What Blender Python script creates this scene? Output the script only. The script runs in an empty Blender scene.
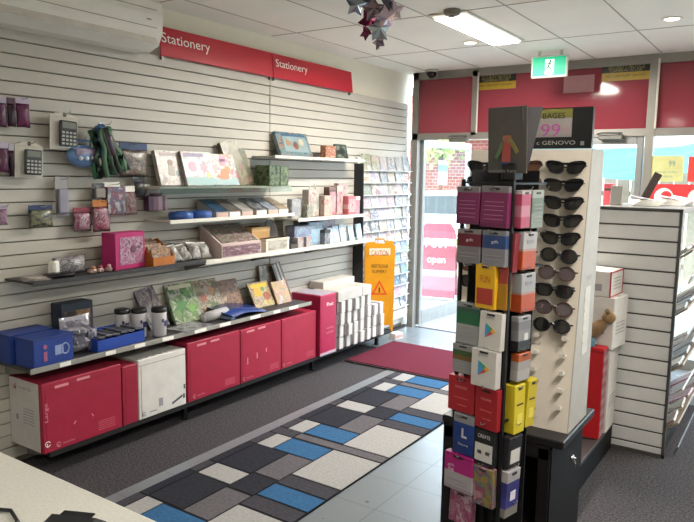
import bpy, bmesh, math, random
from mathutils import Vector, Matrix, Euler
random.seed(7)
SC = bpy.context.scene
COL = SC.collection
PI = math.pi
R = math.radians

# ------------------------------------------------------------------ camera
YAW, PITCH, ROLL, FPX = R(33.9026), R(7.3725), R(0.9024), 670.86
fwd = Vector((-math.sin(YAW)*math.cos(PITCH), math.cos(YAW)*math.cos(PITCH), -math.sin(PITCH)))
rgt = Vector((math.cos(YAW), math.sin(YAW), 0)); upv = rgt.cross(fwd)
cr = rgt*math.cos(ROLL) + upv*math.sin(ROLL); cu = -rgt*math.sin(ROLL) + upv*math.cos(ROLL)
cd = bpy.data.cameras.new('camera'); cam = bpy.data.objects.new('camera', cd); COL.objects.link(cam)
cd.sensor_width = 36; cd.lens = FPX/694*36; cd.clip_start = 0.02; cd.clip_end = 200
m = Matrix((cr, cu, -fwd)).transposed().to_4x4(); m.translation = (0, 0, 1.62); cam.matrix_world = m
SC.camera = cam

# ------------------------------------------------------------------ world, sun, lights, exposure
w = bpy.data.worlds.new('sky'); SC.world = w; w.use_nodes = True
nt = w.node_tree; bg = nt.nodes['Background']
bg.inputs[0].default_value = (0.70, 0.85, 1.0, 1); bg.inputs[1].default_value = 5.0
sd = bpy.data.lights.new('sun', 'SUN'); sd.energy = 4.5; sd.angle = R(3); sd.color = (1, .95, .86)
so = bpy.data.objects.new('sun', sd); COL.objects.link(so)
so.rotation_euler = Vector((-0.5, 1.0, -1.25)).to_track_quat('-Z', 'Y').to_euler()
def area(name, loc, size, energy, color, rot=(0, 0, 0), portal=False):
    l = bpy.data.lights.new(name, 'AREA'); l.shape = 'RECTANGLE'; l.size, l.size_y = size; l.energy = energy; l.color = color
    o = bpy.data.objects.new(name, l); COL.objects.link(o); o.location = loc; o.rotation_euler = rot
    if portal: l.cycles.is_portal = True
    return o
area('door_portal', (-2.2, 6.34, 1.0), (2.2, 2.0), 1, (1, 1, 1), (R(-90), 0, 0), True)
area('window_portal', (0.7, 6.34, 1.0), (3.6, 2.0), 1, (1, 1, 1), (R(-90), 0, 0), True)
WARM = (1.0, .945, .85)
LAMPS = [(-1.98, 4.585, 60), (0.4, 4.585, 32), (0.4, 1.4, 32), (-1.98, -0.9, 10), (0.4, -0.9, 12)]
SC.view_settings.view_transform = 'Standard'; SC.view_settings.look = 'None'
SC.view_settings.gamma = 1.0; SC.view_settings.use_curve_mapping = False
SC.view_settings.exposure = 1.28
try: SC.cycles.use_denoising = True
except Exception: pass

# ------------------------------------------------------------------ materials
def lin(c):
    c /= 255.0
    return c/12.92 if c <= .04045 else ((c+.055)/1.055)**2.4
def rgb(h):
    if isinstance(h, str): h = [int(h[i:i+2], 16) for i in (0, 2, 4)]
    return (lin(h[0]), lin(h[1]), lin(h[2]), 1)
MC = {}
def mat(hexc, rough=.55, metal=0.0, var=.06, scale=14, bump=0.0, spec=.4, coat=0.0):
    key = (hexc, rough, metal, var, scale, bump, spec, coat)
    if key in MC: return MC[key]
    m = bpy.data.materials.new('m_'+hexc); m.use_nodes = True; t = m.node_tree; b = t.nodes['Principled BSDF']
    c = rgb(hexc)
    tc = t.nodes.new('ShaderNodeTexCoord'); n = t.nodes.new('ShaderNodeTexNoise'); n.inputs['Scale'].default_value = scale; n.inputs['Detail'].default_value = 3
    t.links.new(tc.outputs['Object'], n.inputs['Vector'])
    r = t.nodes.new('ShaderNodeValToRGB'); r.color_ramp.elements[0].position = .3; r.color_ramp.elements[1].position = .7
    r.color_ramp.elements[0].color = tuple(x*(1-var) for x in c[:3])+(1,); r.color_ramp.elements[1].color = tuple(min(1, x*(1+var)) for x in c[:3])+(1,)
    t.links.new(n.outputs['Fac'], r.inputs['Fac']); t.links.new(r.outputs['Color'], b.inputs['Base Color'])
    b.inputs['Roughness'].default_value = rough; b.inputs['Metallic'].default_value = metal
    b.inputs['Specular IOR Level'].default_value = spec; b.inputs['Coat Weight'].default_value = coat; b.inputs['Coat Roughness'].default_value = .06
    if bump:
        bp = t.nodes.new('ShaderNodeBump'); bp.inputs['Strength'].default_value = bump; bp.inputs['Distance'].default_value = .004
        t.links.new(n.outputs['Fac'], bp.inputs['Height']); t.links.new(bp.outputs['Normal'], b.inputs['Normal'])
    MC[key] = m; return m
def prt(cols, scale=6, rough=.35, stretch=(1, 1, 1), key=''):
    """busy printed artwork: irregular patches of the given colours"""
    k = ('p', tuple(cols), scale, rough, stretch, key)
    if k in MC: return MC[k]
    m = bpy.data.materials.new('print'); m.use_nodes = True; t = m.node_tree; b = t.nodes['Principled BSDF']
    tc = t.nodes.new('ShaderNodeTexCoord'); mp = t.nodes.new('ShaderNodeMapping'); mp.inputs['Scale'].default_value = stretch
    n1 = t.nodes.new('ShaderNodeTexNoise'); n1.inputs['Scale'].default_value = scale*.75; n1.noise_dimensions = '4D'; n1.inputs['W'].default_value = len(MC)*1.37; n1.inputs['Detail'].default_value = 5; n1.inputs['Distortion'].default_value = .15
    t.links.new(tc.outputs['Generated'], mp.inputs['Vector']); t.links.new(mp.outputs['Vector'], n1.inputs['Vector'])
    r = t.nodes.new('ShaderNodeValToRGB'); r.color_ramp.interpolation = 'LINEAR'
    n = len(cols); els = r.color_ramp.elements
    while len(els) < n: els.new(.5)
    for i, c in enumerate(cols):
        els[i].position = .36 + .28*(i/max(1, n-1)); els[i].color = tuple(x*.56 for x in rgb(c)[:3])+(1,)
    vo = t.nodes.new('ShaderNodeTexVoronoi'); vo.voronoi_dimensions = '4D'; vo.distance = 'CHEBYCHEV'; vo.inputs['Scale'].default_value = scale*.9; vo.inputs['W'].default_value = len(MC)*.77; vo.inputs['Randomness'].default_value = .9
    va = t.nodes.new('ShaderNodeVectorMath'); va.operation = 'MULTIPLY_ADD'; va.inputs[1].default_value = (.22, .22, .22); t.links.new(n1.outputs['Color'], va.inputs[0]); t.links.new(mp.outputs['Vector'], va.inputs[2])
    t.links.new(va.outputs[0], vo.inputs['Vector']); sp = t.nodes.new('ShaderNodeSeparateColor'); t.links.new(vo.outputs['Color'], sp.inputs[0])
    ad = t.nodes.new('ShaderNodeMath'); ad.operation = 'MULTIPLY_ADD'; ad.inputs[1].default_value = .16; t.links.new(sp.outputs[0], ad.inputs[0])
    sb = t.nodes.new('ShaderNodeMath'); sb.operation = 'SUBTRACT'; sb.inputs[1].default_value = .08; t.links.new(n1.outputs['Fac'], sb.inputs[0]); t.links.new(sb.outputs[0], ad.inputs[2])
    t.links.new(ad.outputs[0], r.inputs['Fac']); t.links.new(r.outputs['Color'], b.inputs['Base Color'])
    b.inputs['Roughness'].default_value = rough
    MC[k] = m; return m
def bands(cols, stops, rough=.4, axis='Z'):
    """printed card with plain horizontal bands from bottom to top"""
    k = ('b', tuple(cols), tuple(stops), rough, axis)
    if k in MC: return MC[k]
    m = bpy.data.materials.new('bands'); m.use_nodes = True; t = m.node_tree; b = t.nodes['Principled BSDF']
    tc = t.nodes.new('ShaderNodeTexCoord'); sx = t.nodes.new('ShaderNodeSeparateXYZ'); t.links.new(tc.outputs['Generated'], sx.inputs[0])
    r = t.nodes.new('ShaderNodeValToRGB'); r.color_ramp.interpolation = 'CONSTANT'; els = r.color_ramp.elements
    while len(els) < len(cols): els.new(.5)
    for i, c in enumerate(cols): els[i].position = stops[i]; els[i].color = tuple(x*.62 for x in rgb(c)[:3])+(1,)
    t.links.new(sx.outputs[axis], r.inputs['Fac']); t.links.new(r.outputs['Color'], b.inputs['Base Color']); b.inputs['Roughness'].default_value = rough
    MC[k] = m; return m
def emis(hexc, s):
    k = ('e', hexc, s)
    if k in MC: return MC[k]
    m = bpy.data.materials.new('emit'); m.use_nodes = True; t = m.node_tree; b = t.nodes['Principled BSDF']
    b.inputs['Base Color'].default_value = rgb(hexc); b.inputs['Emission Color'].default_value = rgb(hexc); b.inputs['Emission Strength'].default_value = s
    MC[k] = m; return m
def glass(tint='ffffff', gloss=.10, key='g'):
    k = ('g', tint, gloss)
    if k in MC: return MC[k]
    m = bpy.data.materials.new('pane_glass'); m.use_nodes = True; t = m.node_tree
    for n in list(t.nodes): t.nodes.remove(n)
    o = t.nodes.new('ShaderNodeOutputMaterial'); mx = t.nodes.new('ShaderNodeMixShader'); tr = t.nodes.new('ShaderNodeBsdfTransparent'); gl = t.nodes.new('ShaderNodeBsdfGlossy')
    gl.inputs['Roughness'].default_value = .02; tr.inputs['Color'].default_value = rgb(tint)
    fr = t.nodes.new('ShaderNodeLayerWeight'); fr.inputs['Blend'].default_value = .5; pw = t.nodes.new('ShaderNodeMath'); pw.operation = 'POWER'; pw.inputs[1].default_value = 4.0
    mt = t.nodes.new('ShaderNodeMath'); mt.operation = 'MULTIPLY_ADD'; mt.inputs[1].default_value = .5; mt.inputs[2].default_value = gloss*.3
    t.links.new(fr.outputs['Facing'], pw.inputs[0]); t.links.new(pw.outputs[0], mt.inputs[0]); t.links.new(mt.outputs[0], mx.inputs[0]); t.links.new(tr.outputs[0], mx.inputs[1]); t.links.new(gl.outputs[0], mx.inputs[2]); t.links.new(mx.outputs[0], o.inputs['Surface'])
    MC[k] = m; return m
WHITE = mat('e9e6de', .5); BLACK = mat('141416', .4); DKGREY = mat('3a3b3e', .5); STEEL = mat('b9babb', .3, .9); CHROME = mat('d8d8da', .15, 1.0)
POSTRED = mat('b3263d', .5, coat=.1); CLEAR = glass('f2f6f5', .10); PAPER = mat('f1efe8', .7)

# ------------------------------------------------------------------ mesh helpers
def xform(verts, M): 
    for v in verts: v.co = M @ v.co
def rotm(rot): return Euler([R(a) for a in rot]).to_matrix().to_4x4()
class MB:
    def __init__(s): s.bm = bmesh.new(); s.mats = []; s.smooth = False
    def mi(s, m):
        if m is None: return 0
        if m not in s.mats: s.mats.append(m)
        return s.mats.index(m)
    def _fin(s, verts, c, rot, mt):
        M = Matrix.Translation(c) @ rotm(rot); xform(verts, M); i = s.mi(mt)
        fs = set(f for v in verts for f in v.link_faces)
        for f in fs: f.material_index = i
        return s
    def box(s, size, c=(0, 0, 0), bevel=0.0, rot=(0, 0, 0), mt=None, seg=1):
        g = bmesh.ops.create_cube(s.bm, size=1); vs = g['verts']
        for v in vs: v.co = Vector((v.co.x*size[0], v.co.y*size[1], v.co.z*size[2]))
        if bevel > 0:
            es = list(set(e for v in vs for e in v.link_edges))
            r = bmesh.ops.bevel(s.bm, geom=es, offset=min(bevel, min(size)*.45), segments=seg, affect='EDGES', profile=.5)
            vs = list(set(vs) & set(s.bm.verts)) if False else list(set(v for f in r['faces'] for v in f.verts) | set(v for v in vs if v.is_valid))
        return s._fin(vs, c, rot, mt)
    def cyl(s, r, h, c=(0, 0, 0), rot=(0, 0, 0), r2=None, n=20, mt=None):
        g = bmesh.ops.create_cone(s.bm, cap_ends=True, segments=n, radius1=r, radius2=r if r2 is None else r2, depth=h)
        return s._fin(g['verts'], c, rot, mt)
    def ball(s, r, c=(0, 0, 0), sc=(1, 1, 1), rot=(0, 0, 0), mt=None, n=14):
        g = bmesh.ops.create_uvsphere(s.bm, u_segments=n, v_segments=max(6, n*2//3), radius=r)
        for v in g['verts']: v.co = Vector((v.co.x*sc[0], v.co.y*sc[1], v.co.z*sc[2]))
        return s._fin(g['verts'], c, rot, mt)
    def prism(s, pts, d, c=(0, 0, 0), rot=(0, 0, 0), mt=None):
        """outline in local XZ, thickness d along Y (centred)"""
        a = [s.bm.verts.new((x, -d/2, z)) for x, z in pts]; b = [s.bm.verts.new((x, d/2, z)) for x, z in pts]; n = len(pts)
        s.bm.faces.new(a); s.bm.faces.new(b[::-1])
        for i in range(n): s.bm.faces.new((a[i], b[i], b[(i+1) % n], a[(i+1) % n]))
        return s._fin(a+b, c, rot, mt)
    def lathe(s, prof, c=(0, 0, 0), rot=(0, 0, 0), n=20, mt=None):
        rings = []; vs = []
        for r, z in prof:
            ring = [s.bm.verts.new((r*math.cos(2*PI*k/n), r*math.sin(2*PI*k/n), z)) for k in range(n)]; rings.append(ring); vs += ring
        for a, b in zip(rings, rings[1:]):
            for k in range(n): s.bm.faces.new((a[k], a[(k+1) % n], b[(k+1) % n], b[k]))
        s.bm.faces.new(rings[0][::-1]); s.bm.faces.new(rings[-1])
        return s._fin(vs, c, rot, mt)
    def tube(s, pts, r, n=8, mt=None, closed=False):
        pts = [Vector(p) for p in pts]; rings = []; vs = []; N = len(pts)
        for i, p in enumerate(pts):
            a = pts[i-1] if i > 0 else (pts[-1] if closed else p); b = pts[(i+1) % N] if (i < N-1 or closed) else p
            d = (b-a).normalized() if (b-a).length > 1e-9 else Vector((0, 0, 1))
            q = d.to_track_quat('Z', 'Y'); rr = r[i] if isinstance(r, (list, tuple)) else r
            ring = [s.bm.verts.new(p + q @ Vector((rr*math.cos(2*PI*k/n), rr*math.sin(2*PI*k/n), 0))) for k in range(n)]
            rings.append(ring); vs += ring
        prs = list(zip(rings, rings[1:])) + ([(rings[-1], rings[0])] if closed else [])
        for a, b in prs:
            for k in range(n): s.bm.faces.new((a[k], a[(k+1) % n], b[(k+1) % n], b[k]))
        if not closed: s.bm.faces.new(rings[0][::-1]); s.bm.faces.new(rings[-1])
        return s._fin(vs, (0, 0, 0), (0, 0, 0), mt)
    def pouch(s, wd, dp, ht, c=(0, 0, 0), rot=(0, 0, 0), mt=None, n=9, wob=.12, seed=0):
        """sealed bag: flat at the rim, bulging in the middle, slightly crumpled"""
        rn = random.Random(seed); sides = []; vs = []
        rim = {}
        for sg in (-1, 1):
            g = {}
            for i in range(n):
                for j in range(n):
                    u, v = i/(n-1)*2-1, j/(n-1)*2-1; edge = i in (0, n-1) or j in (0, n-1)
                    if edge and (i, j) in rim: g[i, j] = rim[i, j]; continue
                    b = 0 if edge else (1-abs(u)**2.6)*(1-abs(v)**2.6)*(1+rn.uniform(-wob, wob)*2)
                    vt = s.bm.verts.new((u*wd/2*(1-.06*(1-abs(v))), sg*dp/2*b, v*ht/2*(1-.04*(1-abs(u))))); g[i, j] = vt; vs.append(vt)
                    if edge: rim[i, j] = vt
            for i in range(n-1):
                for j in range(n-1):
                    f = (g[i, j], g[i+1, j], g[i+1, j+1], g[i, j+1]); s.bm.faces.new(f if sg < 0 else f[::-1])
        return s._fin(vs, c, rot, mt)
    def build(s, name, mt=None, parent=None, smooth=False, loc=None, label=None):
        bmesh.ops.recalc_face_normals(s.bm, faces=s.bm.faces)
        me = bpy.data.meshes.new(name); s.bm.to_mesh(me); s.bm.free()
        if smooth:
            for p in me.polygons: p.use_smooth = True
        for x in (s.mats or [mt]): me.materials.append(x)
        o = bpy.data.objects.new(name, me); COL.objects.link(o)
        if parent: o.parent = parent
        if loc is not None: o.location = loc
        if label: o['label'] = label
        return o
def T(name, label, cat, loc=(0, 0, 0), rz=0, group=None, rot=None):
    o = bpy.data.objects.new(name, None); COL.objects.link(o); o.empty_display_size = .05
    o.location = loc; o.rotation_euler = [R(a) for a in rot] if rot else (0, 0, R(rz))
    o['label'] = label; o['category'] = cat
    if group: o['group'] = group
    return o
def S(o, kind='structure'): o['kind'] = kind; return o
def copy_thing(o, loc, rot, label):
    c = o.copy(); COL.objects.link(c); c.location = loc; c.rotation_euler = [R(a) for a in rot]; c['label'] = label
    for ch in list(o.children):
        d = ch.copy(); COL.objects.link(d); d.parent = c
        for g in list(ch.children):
            e = g.copy(); COL.objects.link(e); e.parent = d
    return c
TXT = {}
def text(parent, body, size, c, mt, rot=(90, 0, 0), name='lettering', bold=True, ext=.0006):
    """lettering as a thin mesh fitted to size = (width, height); faces local -Y by default"""
    if body not in TXT:
        cu_ = bpy.data.curves.new('t', 'FONT'); cu_.body = body; cu_.align_x = 'CENTER'; cu_.align_y = 'CENTER'; cu_.resolution_u = 3
        ob = bpy.data.objects.new('t', cu_); COL.objects.link(ob); bpy.context.view_layer.update()
        me = bpy.data.meshes.new_from_object(ob.evaluated_get(bpy.context.evaluated_depsgraph_get()))
        TXT[body] = ([v.co.copy() for v in me.vertices], [list(p.vertices) for p in me.polygons])
        bpy.data.objects.remove(ob); bpy.data.curves.remove(cu_); bpy.data.meshes.remove(me)
    vs, fs = TXT[body]
    x0, x1 = min(v.x for v in vs), max(v.x for v in vs); y0, y1 = min(v.y for v in vs), max(v.y for v in vs)
    M = Matrix.Translation(c) @ rotm(rot)
    co = [M @ Vector(((v.x-(x0+x1)/2)/(x1-x0)*size[0], (v.y-(y0+y1)/2)/(y1-y0)*size[1], ext)) for v in vs]
    me = bpy.data.meshes.new(name); me.from_pydata(co, [], fs); me.materials.append(mt)
    o = bpy.data.objects.new(name, me); COL.objects.link(o); o.parent = parent
    return o
ORD = ['first', 'second', 'third', 'fourth', 'fifth', 'sixth', 'seventh', 'eighth', 'ninth', 'tenth', 'eleventh', 'twelfth', 'thirteenth', 'fourteenth', 'fifteenth']

# ================================================================== ROOM SHELL
SX = -3.46            # slat wall face
FY = 6.28             # shop front plane
CZ = 2.66
def carpet_mat():
    m = bpy.data.materials.new('carpet'); m.use_nodes = True; t = m.node_tree; b = t.nodes['Principled BSDF']
    tc = t.nodes.new('ShaderNodeTexCoord'); n = t.nodes.new('ShaderNodeTexNoise'); n.inputs['Scale'].default_value = 90; n.inputs['Detail'].default_value = 4
    t.links.new(tc.outputs['Object'], n.inputs['Vector']); r = t.nodes.new('ShaderNodeValToRGB')
    r.color_ramp.elements[0].position = .35; r.color_ramp.elements[1].position = .68
    r.color_ramp.elements[0].color = rgb('322f32'); r.color_ramp.elements[1].color = rgb('555254')
    t.links.new(n.outputs['Fac'], r.inputs['Fac']); t.links.new(r.outputs['Color'], b.inputs['Base Color']); b.inputs['Roughness'].default_value = .95
    bp = t.nodes.new('ShaderNodeBump'); bp.inputs['Strength'].default_value = .5; bp.inputs['Distance'].default_value = .004
    t.links.new(n.outputs['Fac'], bp.inputs['Height']); t.links.new(bp.outputs['Normal'], b.inputs['Normal']); b.inputs['Specular IOR Level'].default_value = .1
    return m
def tile_mat():
    m = bpy.data.materials.new('floor_tile'); m.use_nodes = True; t = m.node_tree; b = t.nodes['Principled BSDF']
    tc = t.nodes.new('ShaderNodeTexCoord'); br = t.nodes.new('ShaderNodeTexBrick'); br.offset = 0; br.squash = 1
    for k, v in (('Scale', 1), ('Brick Width', .31), ('Row Height', .31), ('Mortar Size', .003), ('Mortar Smooth', .1)): br.inputs[k].default_value = v
    br.inputs['Color1'].default_value = rgb('70767a'); br.inputs['Color2'].default_value = rgb('6b7175'); br.inputs['Mortar'].default_value = rgb('54595c')
    t.links.new(tc.outputs['Object'], br.inputs['Vector']); t.links.new(br.outputs['Color'], b.inputs['Base Color'])
    n = t.nodes.new('ShaderNodeTexNoise'); n.inputs['Scale'].default_value = 8; t.links.new(tc.outputs['Object'], n.inputs['Vector'])
    mr = t.nodes.new('ShaderNodeMapRange'); mr.inputs['To Min'].default_value = .22; mr.inputs['To Max'].default_value = .4
    t.links.new(n.outputs['Fac'], mr.inputs['Value']); t.links.new(mr.outputs[0], b.inputs['Roughness'])
    return m
XR, YB = 3.2, -2.2
S(MB().box((XR-SX+.2, FY-YB+.12, .1), ((XR+SX)/2, (FY+YB)/2, -.05)).build('floor', carpet_mat()))
TM = tile_mat()
b = MB()
b.box((1.5, 6.4, .004), ((-2.765-1.265)/2+1.61, 2.2-2.97, .002))
b.box((XR+3.42, .98, .004), ((XR-3.42)/2+1.61, 5.79-2.97, .0025))
S(b.build('floor_tiles', TM, loc=(-1.59, 2.955, 0)))
WALLC = mat('e9e4d2', .8, var=.02, scale=4)
S(MB().box((.1, FY-YB+.2, CZ), (SX-.09, (FY+YB)/2, CZ/2)).build('wall_left', WALLC))
S(MB().box((.1, FY-YB+.2, CZ), (XR+.05, (FY+YB)/2, CZ/2)).build('wall_right', WALLC))
S(MB().box((XR-SX+.2, .1, CZ), ((XR+SX)/2, YB-.05, CZ/2)).build('wall_back', WALLC))
S(MB().box((XR-SX+.3, FY-YB+.3, .1), ((XR+SX)/2, (FY+YB)/2, CZ+.05)).build('ceiling', mat('f0ede2', .85, var=.02, scale=3)))
b = MB(); GR = mat('a7a296', .8)
for k in range(-1, 13): b.box((.007, FY-YB, .003), (-3.22+.54*k, (FY+YB)/2, CZ-.0015))
for k in range(-5, 2): b.box((XR-SX, .007, .003), ((XR+SX)/2, 4.07+1.14*k, CZ-.0013))
S(b.build('trim_1', GR))
# slat wall cladding: two panels, horizontal boards with shadow gaps
SLAT = mat('bdb9b0', .45, var=.03, scale=5); GAP = mat('6f695f', .8)
for nm, y0, y1 in (('trim_2', -1.0, 4.046), ('trim_3', 4.052, 6.25)):
    b = MB(); b.box((.012, y1-y0, 2.34), (SX-.024, (y0+y1)/2, 1.18), mt=GAP)
    z = 2.35
    while z > .06:
        b.box((.018, y1-y0, .0645), (SX-.009, (y0+y1)/2, z-.0322), bevel=.0025, mt=SLAT); z -= .07
    S(b.build(nm))

# ---------------------------------------------------------------- shop front
ALU = mat('8f8c86', .4, .5, var=.03); ALUW = mat('d9d5cb', .45)
b = MB()
b.box((.07, .08, CZ), (-3.375, FY, CZ/2)); b.box((XR+3.4, .08, .075), ((XR-3.4)/2, FY, CZ-.0375)); b.box((XR+3.4, .08, .065), ((XR-3.4)/2, FY, 2.015))
b.box((.055, .08, .62), (-2.725, FY, 2.33)); b.box((.065, .09, CZ), (-1.115, FY, CZ/2)); b.box((.06, .08, CZ), (1.0, FY, CZ/2)); b.box((XR+1.1, .08, .1), ((XR-1.1)/2, FY, .05))
S(b.build('trim_4', ALU))
b = MB(); b.box((.014, .012, .58), (-2.69, FY-.045, 2.33), .003); b.box((.016, .014, .58), (-1.075, FY-.05, 2.33), .003)
S(b.build('trim_5', ALUW))
RF = bpy.data.materials.new('red_film'); RF.use_nodes = True
_t = RF.node_tree; _b = _t.nodes['Principled BSDF']; _n = _t.nodes.new('ShaderNodeTexNoise'); _n.inputs['Scale'].default_value = 1.6
_r = _t.nodes.new('ShaderNodeValToRGB'); _r.color_ramp.elements[0].color = rgb('86363f'); _r.color_ramp.elements[1].color = rgb('96404d')
_tc = _t.nodes.new('ShaderNodeTexCoord'); _t.links.new(_tc.outputs['Object'], _n.inputs['Vector']); _t.links.new(_n.outputs['Fac'], _r.inputs['Fac']); _t.links.new(_r.outputs['Color'], _b.inputs['Base Color'])
_b.inputs['Roughness'].default_value = .08; _b.inputs['Specular IOR Level'].default_value = .35
for k, (x0, x1) in enumerate(((-3.34, -2.75), (-2.70, -1.148), (-1.083, .97), (1.03, XR))):
    S(MB().box((x1-x0, .012, .545), ((x0+x1)/2, FY, 2.318)).build('window_%d' % (k+1), RF))
for k, (x0, x1) in enumerate(((-1.083, .97), (1.03, XR))):
    S(MB().box((x1-x0, .008, 1.885), ((x0+x1)/2, FY, 1.04)).build('window_%d' % (k+5), CLEAR))
def leaf(nm, hinge, rz, wd):
    """glazed door leaf, hinge at local origin, extending along +X"""
    e = bpy.data.objects.new(nm, None); COL.objects.link(e); e.location = hinge; e.rotation_euler = (0, 0, R(rz)); S(e)
    b = MB()
    b.box((.055, .045, 1.97), (.0275, 0, .995), .004); b.box((.055, .045, 1.97), (wd-.0275, 0, .995), .004); b.box((wd-.11, .045, .075), (wd/2, 0, 1.9425), .004); b.box((wd-.11, .045, .16), (wd/2, 0, .09), .004)
    b.build('door_frame', mat('8f9190', .35, .5), e)
    MB().box((wd-.1, .008, 1.75), (wd/2, 0, 1.04)).build('door_pane', CLEAR, e)
    MB().tube([(wd-.03, -.02, .85), (wd-.03, -.07, .87), (wd-.03, -.07, 1.2), (wd-.03, -.02, 1.22)], .011).build('door_handle', STEEL, e, True)
    return e
leaf('door_1', (-3.325, FY+.04, .01), 86, 1.05)
leaf('door_2', (-1.16, FY, .01), 180, 1.06)
for nm, x, lb in (('door_closer', -2.86, 'grey overhead door closer above the open glass door'), ('door_closer', -1.42, 'grey overhead door closer above the closed glass door')):
    t = T(nm, lb, 'door closer', (x, FY-.045, 1.975), 0)
    MB().box((.2, .05, .045), (0, -.025, 0), .008).build('body', mat('6f6d69', .4, .4), t)
    MB().tube([(.06, -.03, .03), (.1, -.06, .034), (-.06, -.09, .034), (-.12, -.02, .03)], .006).build('arm', DKGREY, t)
def flat_notice(name, label, cat, loc, wd, ht, mt, texts=(), rz=0, th=.003, group=None):
    t = T(name, label, cat, loc, rz, group)
    MB().box((wd, th, ht), (0, 0, ht/2), .0008).build('sheet', mt, t)
    for body, sz, c, tm in texts: text(t, body, sz, (c[0], -th/2-.0004, c[1]), tm)
    return t
YEL = mat('d9b32c', .5); INK = mat('23201c', .6); OLIVE = mat('a3985e', .6)
for x, z, lb in ((-2.525, 2.452, 'black and yellow warning sticker on the red transom by the left mullion'), (-1.345, 2.462, 'black and yellow warning sticker on the red transom by the right mullion')):
    t = flat_notice('warning_sticker', lb, 'sticker', (x, FY-.009, z), .40, .165, bands(['d9b32c', '1a1713'], [0, .42]), [('SECURITY NOTICE', (.3, .035), (0, .115), OLIVE), ('CAMERAS IN USE', (.26, .022), (0, .085), OLIVE), ('NO CASH KEPT ON SITE', (.32, .02), (0, .04), INK)])
flat_notice('paper_notice', 'pale pink paper stuck on the red transom behind the exit sign', 'notice', (-1.74, FY-.009, 2.38), .27, .15, mat('b98a8e', .6), [])
flat_notice('window_poster', 'yellow poster inside the window above the magazine stand', 'poster', (-.965, FY-.03, 1.60), .26, .215, mat('c9c98d', .6), [('99', (.05, .05), (.04, .15), mat('6d8f88', .6)), ('savings today', (.17, .022), (0, .08), mat('6d8f88', .6)), ('in store', (.1, .02), (0, .045), mat('6d8f88', .6))])
t = flat_notice('window_banner', 'red banner with white rounds along the bottom of the window', 'banner', (-.45, FY-.03, 1.36), 1.3, .22, mat('e23a3d', .5))
for k in range(5):
    b = MB(); b.cyl(.075, .002, (-.52+.26*k, -.004, .11), (90, 0, 0), n=28, mt=PAPER); b.cyl(.042, .002, (-.50+.26*k, -.006, .12), (90, 0, 0), n=24, mt=mat('e23a3d', .5)); b.build('printed_disc', None, t)
flat_notice('window_poster', 'red poster beside the yellow poster in the window', 'poster', (-.65, FY-.03, 1.60), .3, .21, mat('e8433d', .5), [])
flat_notice('door_notice', 'white and blue notice taped on the glass of the open door', 'notice', (-3.262, FY+.42, 1.52), .2, .26, bands(['dfe5ea', '7fa3c4', 'e6ebee'], [0, .55, .85]), [], 86)

# ================================================================== CEILING ITEMS
def troffer(x, y, label, power):
    t = T('ceiling_light', label, 'ceiling light', (x, y, CZ), 0)
    b = MB(); b.box((.26, 1.08, .012), (0, 0, -.008), .003); b.build('frame', mat('dedbd0', .5), t)
    MB().box((.225, 1.03, .01), (0, 0, -.017), .002).build('diffuser', emis('fffaf0', .42), t)
    b = MB(); [b.box((.004, 1.02, .012), (-.1+.025*k, 0, -.026)) for k in range(9)]; b.build('louvre', mat('e6e4dc', .3, .2), t)
    l = bpy.data.lights.new('tube', 'AREA'); l.shape = 'RECTANGLE'; l.size = .22; l.size_y = 1.0; l.energy = power; l.color = WARM
    o = bpy.data.objects.new('ceiling_lamp', l); COL.objects.link(o); o.location = (x, y, CZ-.03)
for k, (x, y, p) in enumerate(LAMPS):
    troffer(x, y, ['recessed fluorescent ceiling light by the smoke detector', 'recessed fluorescent light over the magazine stand', 'recessed fluorescent light over the counter front', 'recessed fluorescent light behind the counter near the slat wall', 'recessed fluorescent light behind the counter'][k], p)
for x, y, lb in ((-.795, 4.93, 'round recessed downlight in the ceiling over the magazine stand'), (-2.25, 5.03, 'small round recessed downlight in the ceiling beside the fluorescent light')):
    t = T('downlight', lb, 'ceiling light', (x, y, CZ))
    MB().lathe([(.05, -.001), (.062, -.004), (.06, -.008), (.046, -.006)], n=28).build('trim_ring', mat('e8e4d8', .4), t, True)
    MB().cyl(.046, .006, (0, 0, -.006), n=28).build('lens', emis('fff4dc', 1.2), t)
t = T('smoke_detector', 'grey round smoke detector on the ceiling at the end of the light', 'smoke detector', (-1.93, 4.02, CZ))
MB().lathe([(.055, 0), (.055, -.014), (.045, -.03), (.02, -.036)], n=28).build('housing', mat('7d776a', .5), t, True)
MB().cyl(.018, .008, (0, 0, -.038), n=16).build('sensor', mat('4d4941', .5), t)
t = T('dome_camera', 'dark dome security camera on the ceiling corner above the red window', 'camera', (-3.14, 6.12, CZ))
MB().cyl(.06, .025, (0, 0, -.0125), n=28).build('base', mat('b7b1a4', .5), t, True)
MB().lathe([(.05, -.025), (.05, -.04), (.042, -.065), (.02, -.082), (.004, -.086)], n=24).build('dome', mat('1c1c1f', .1), t, True)
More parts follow.
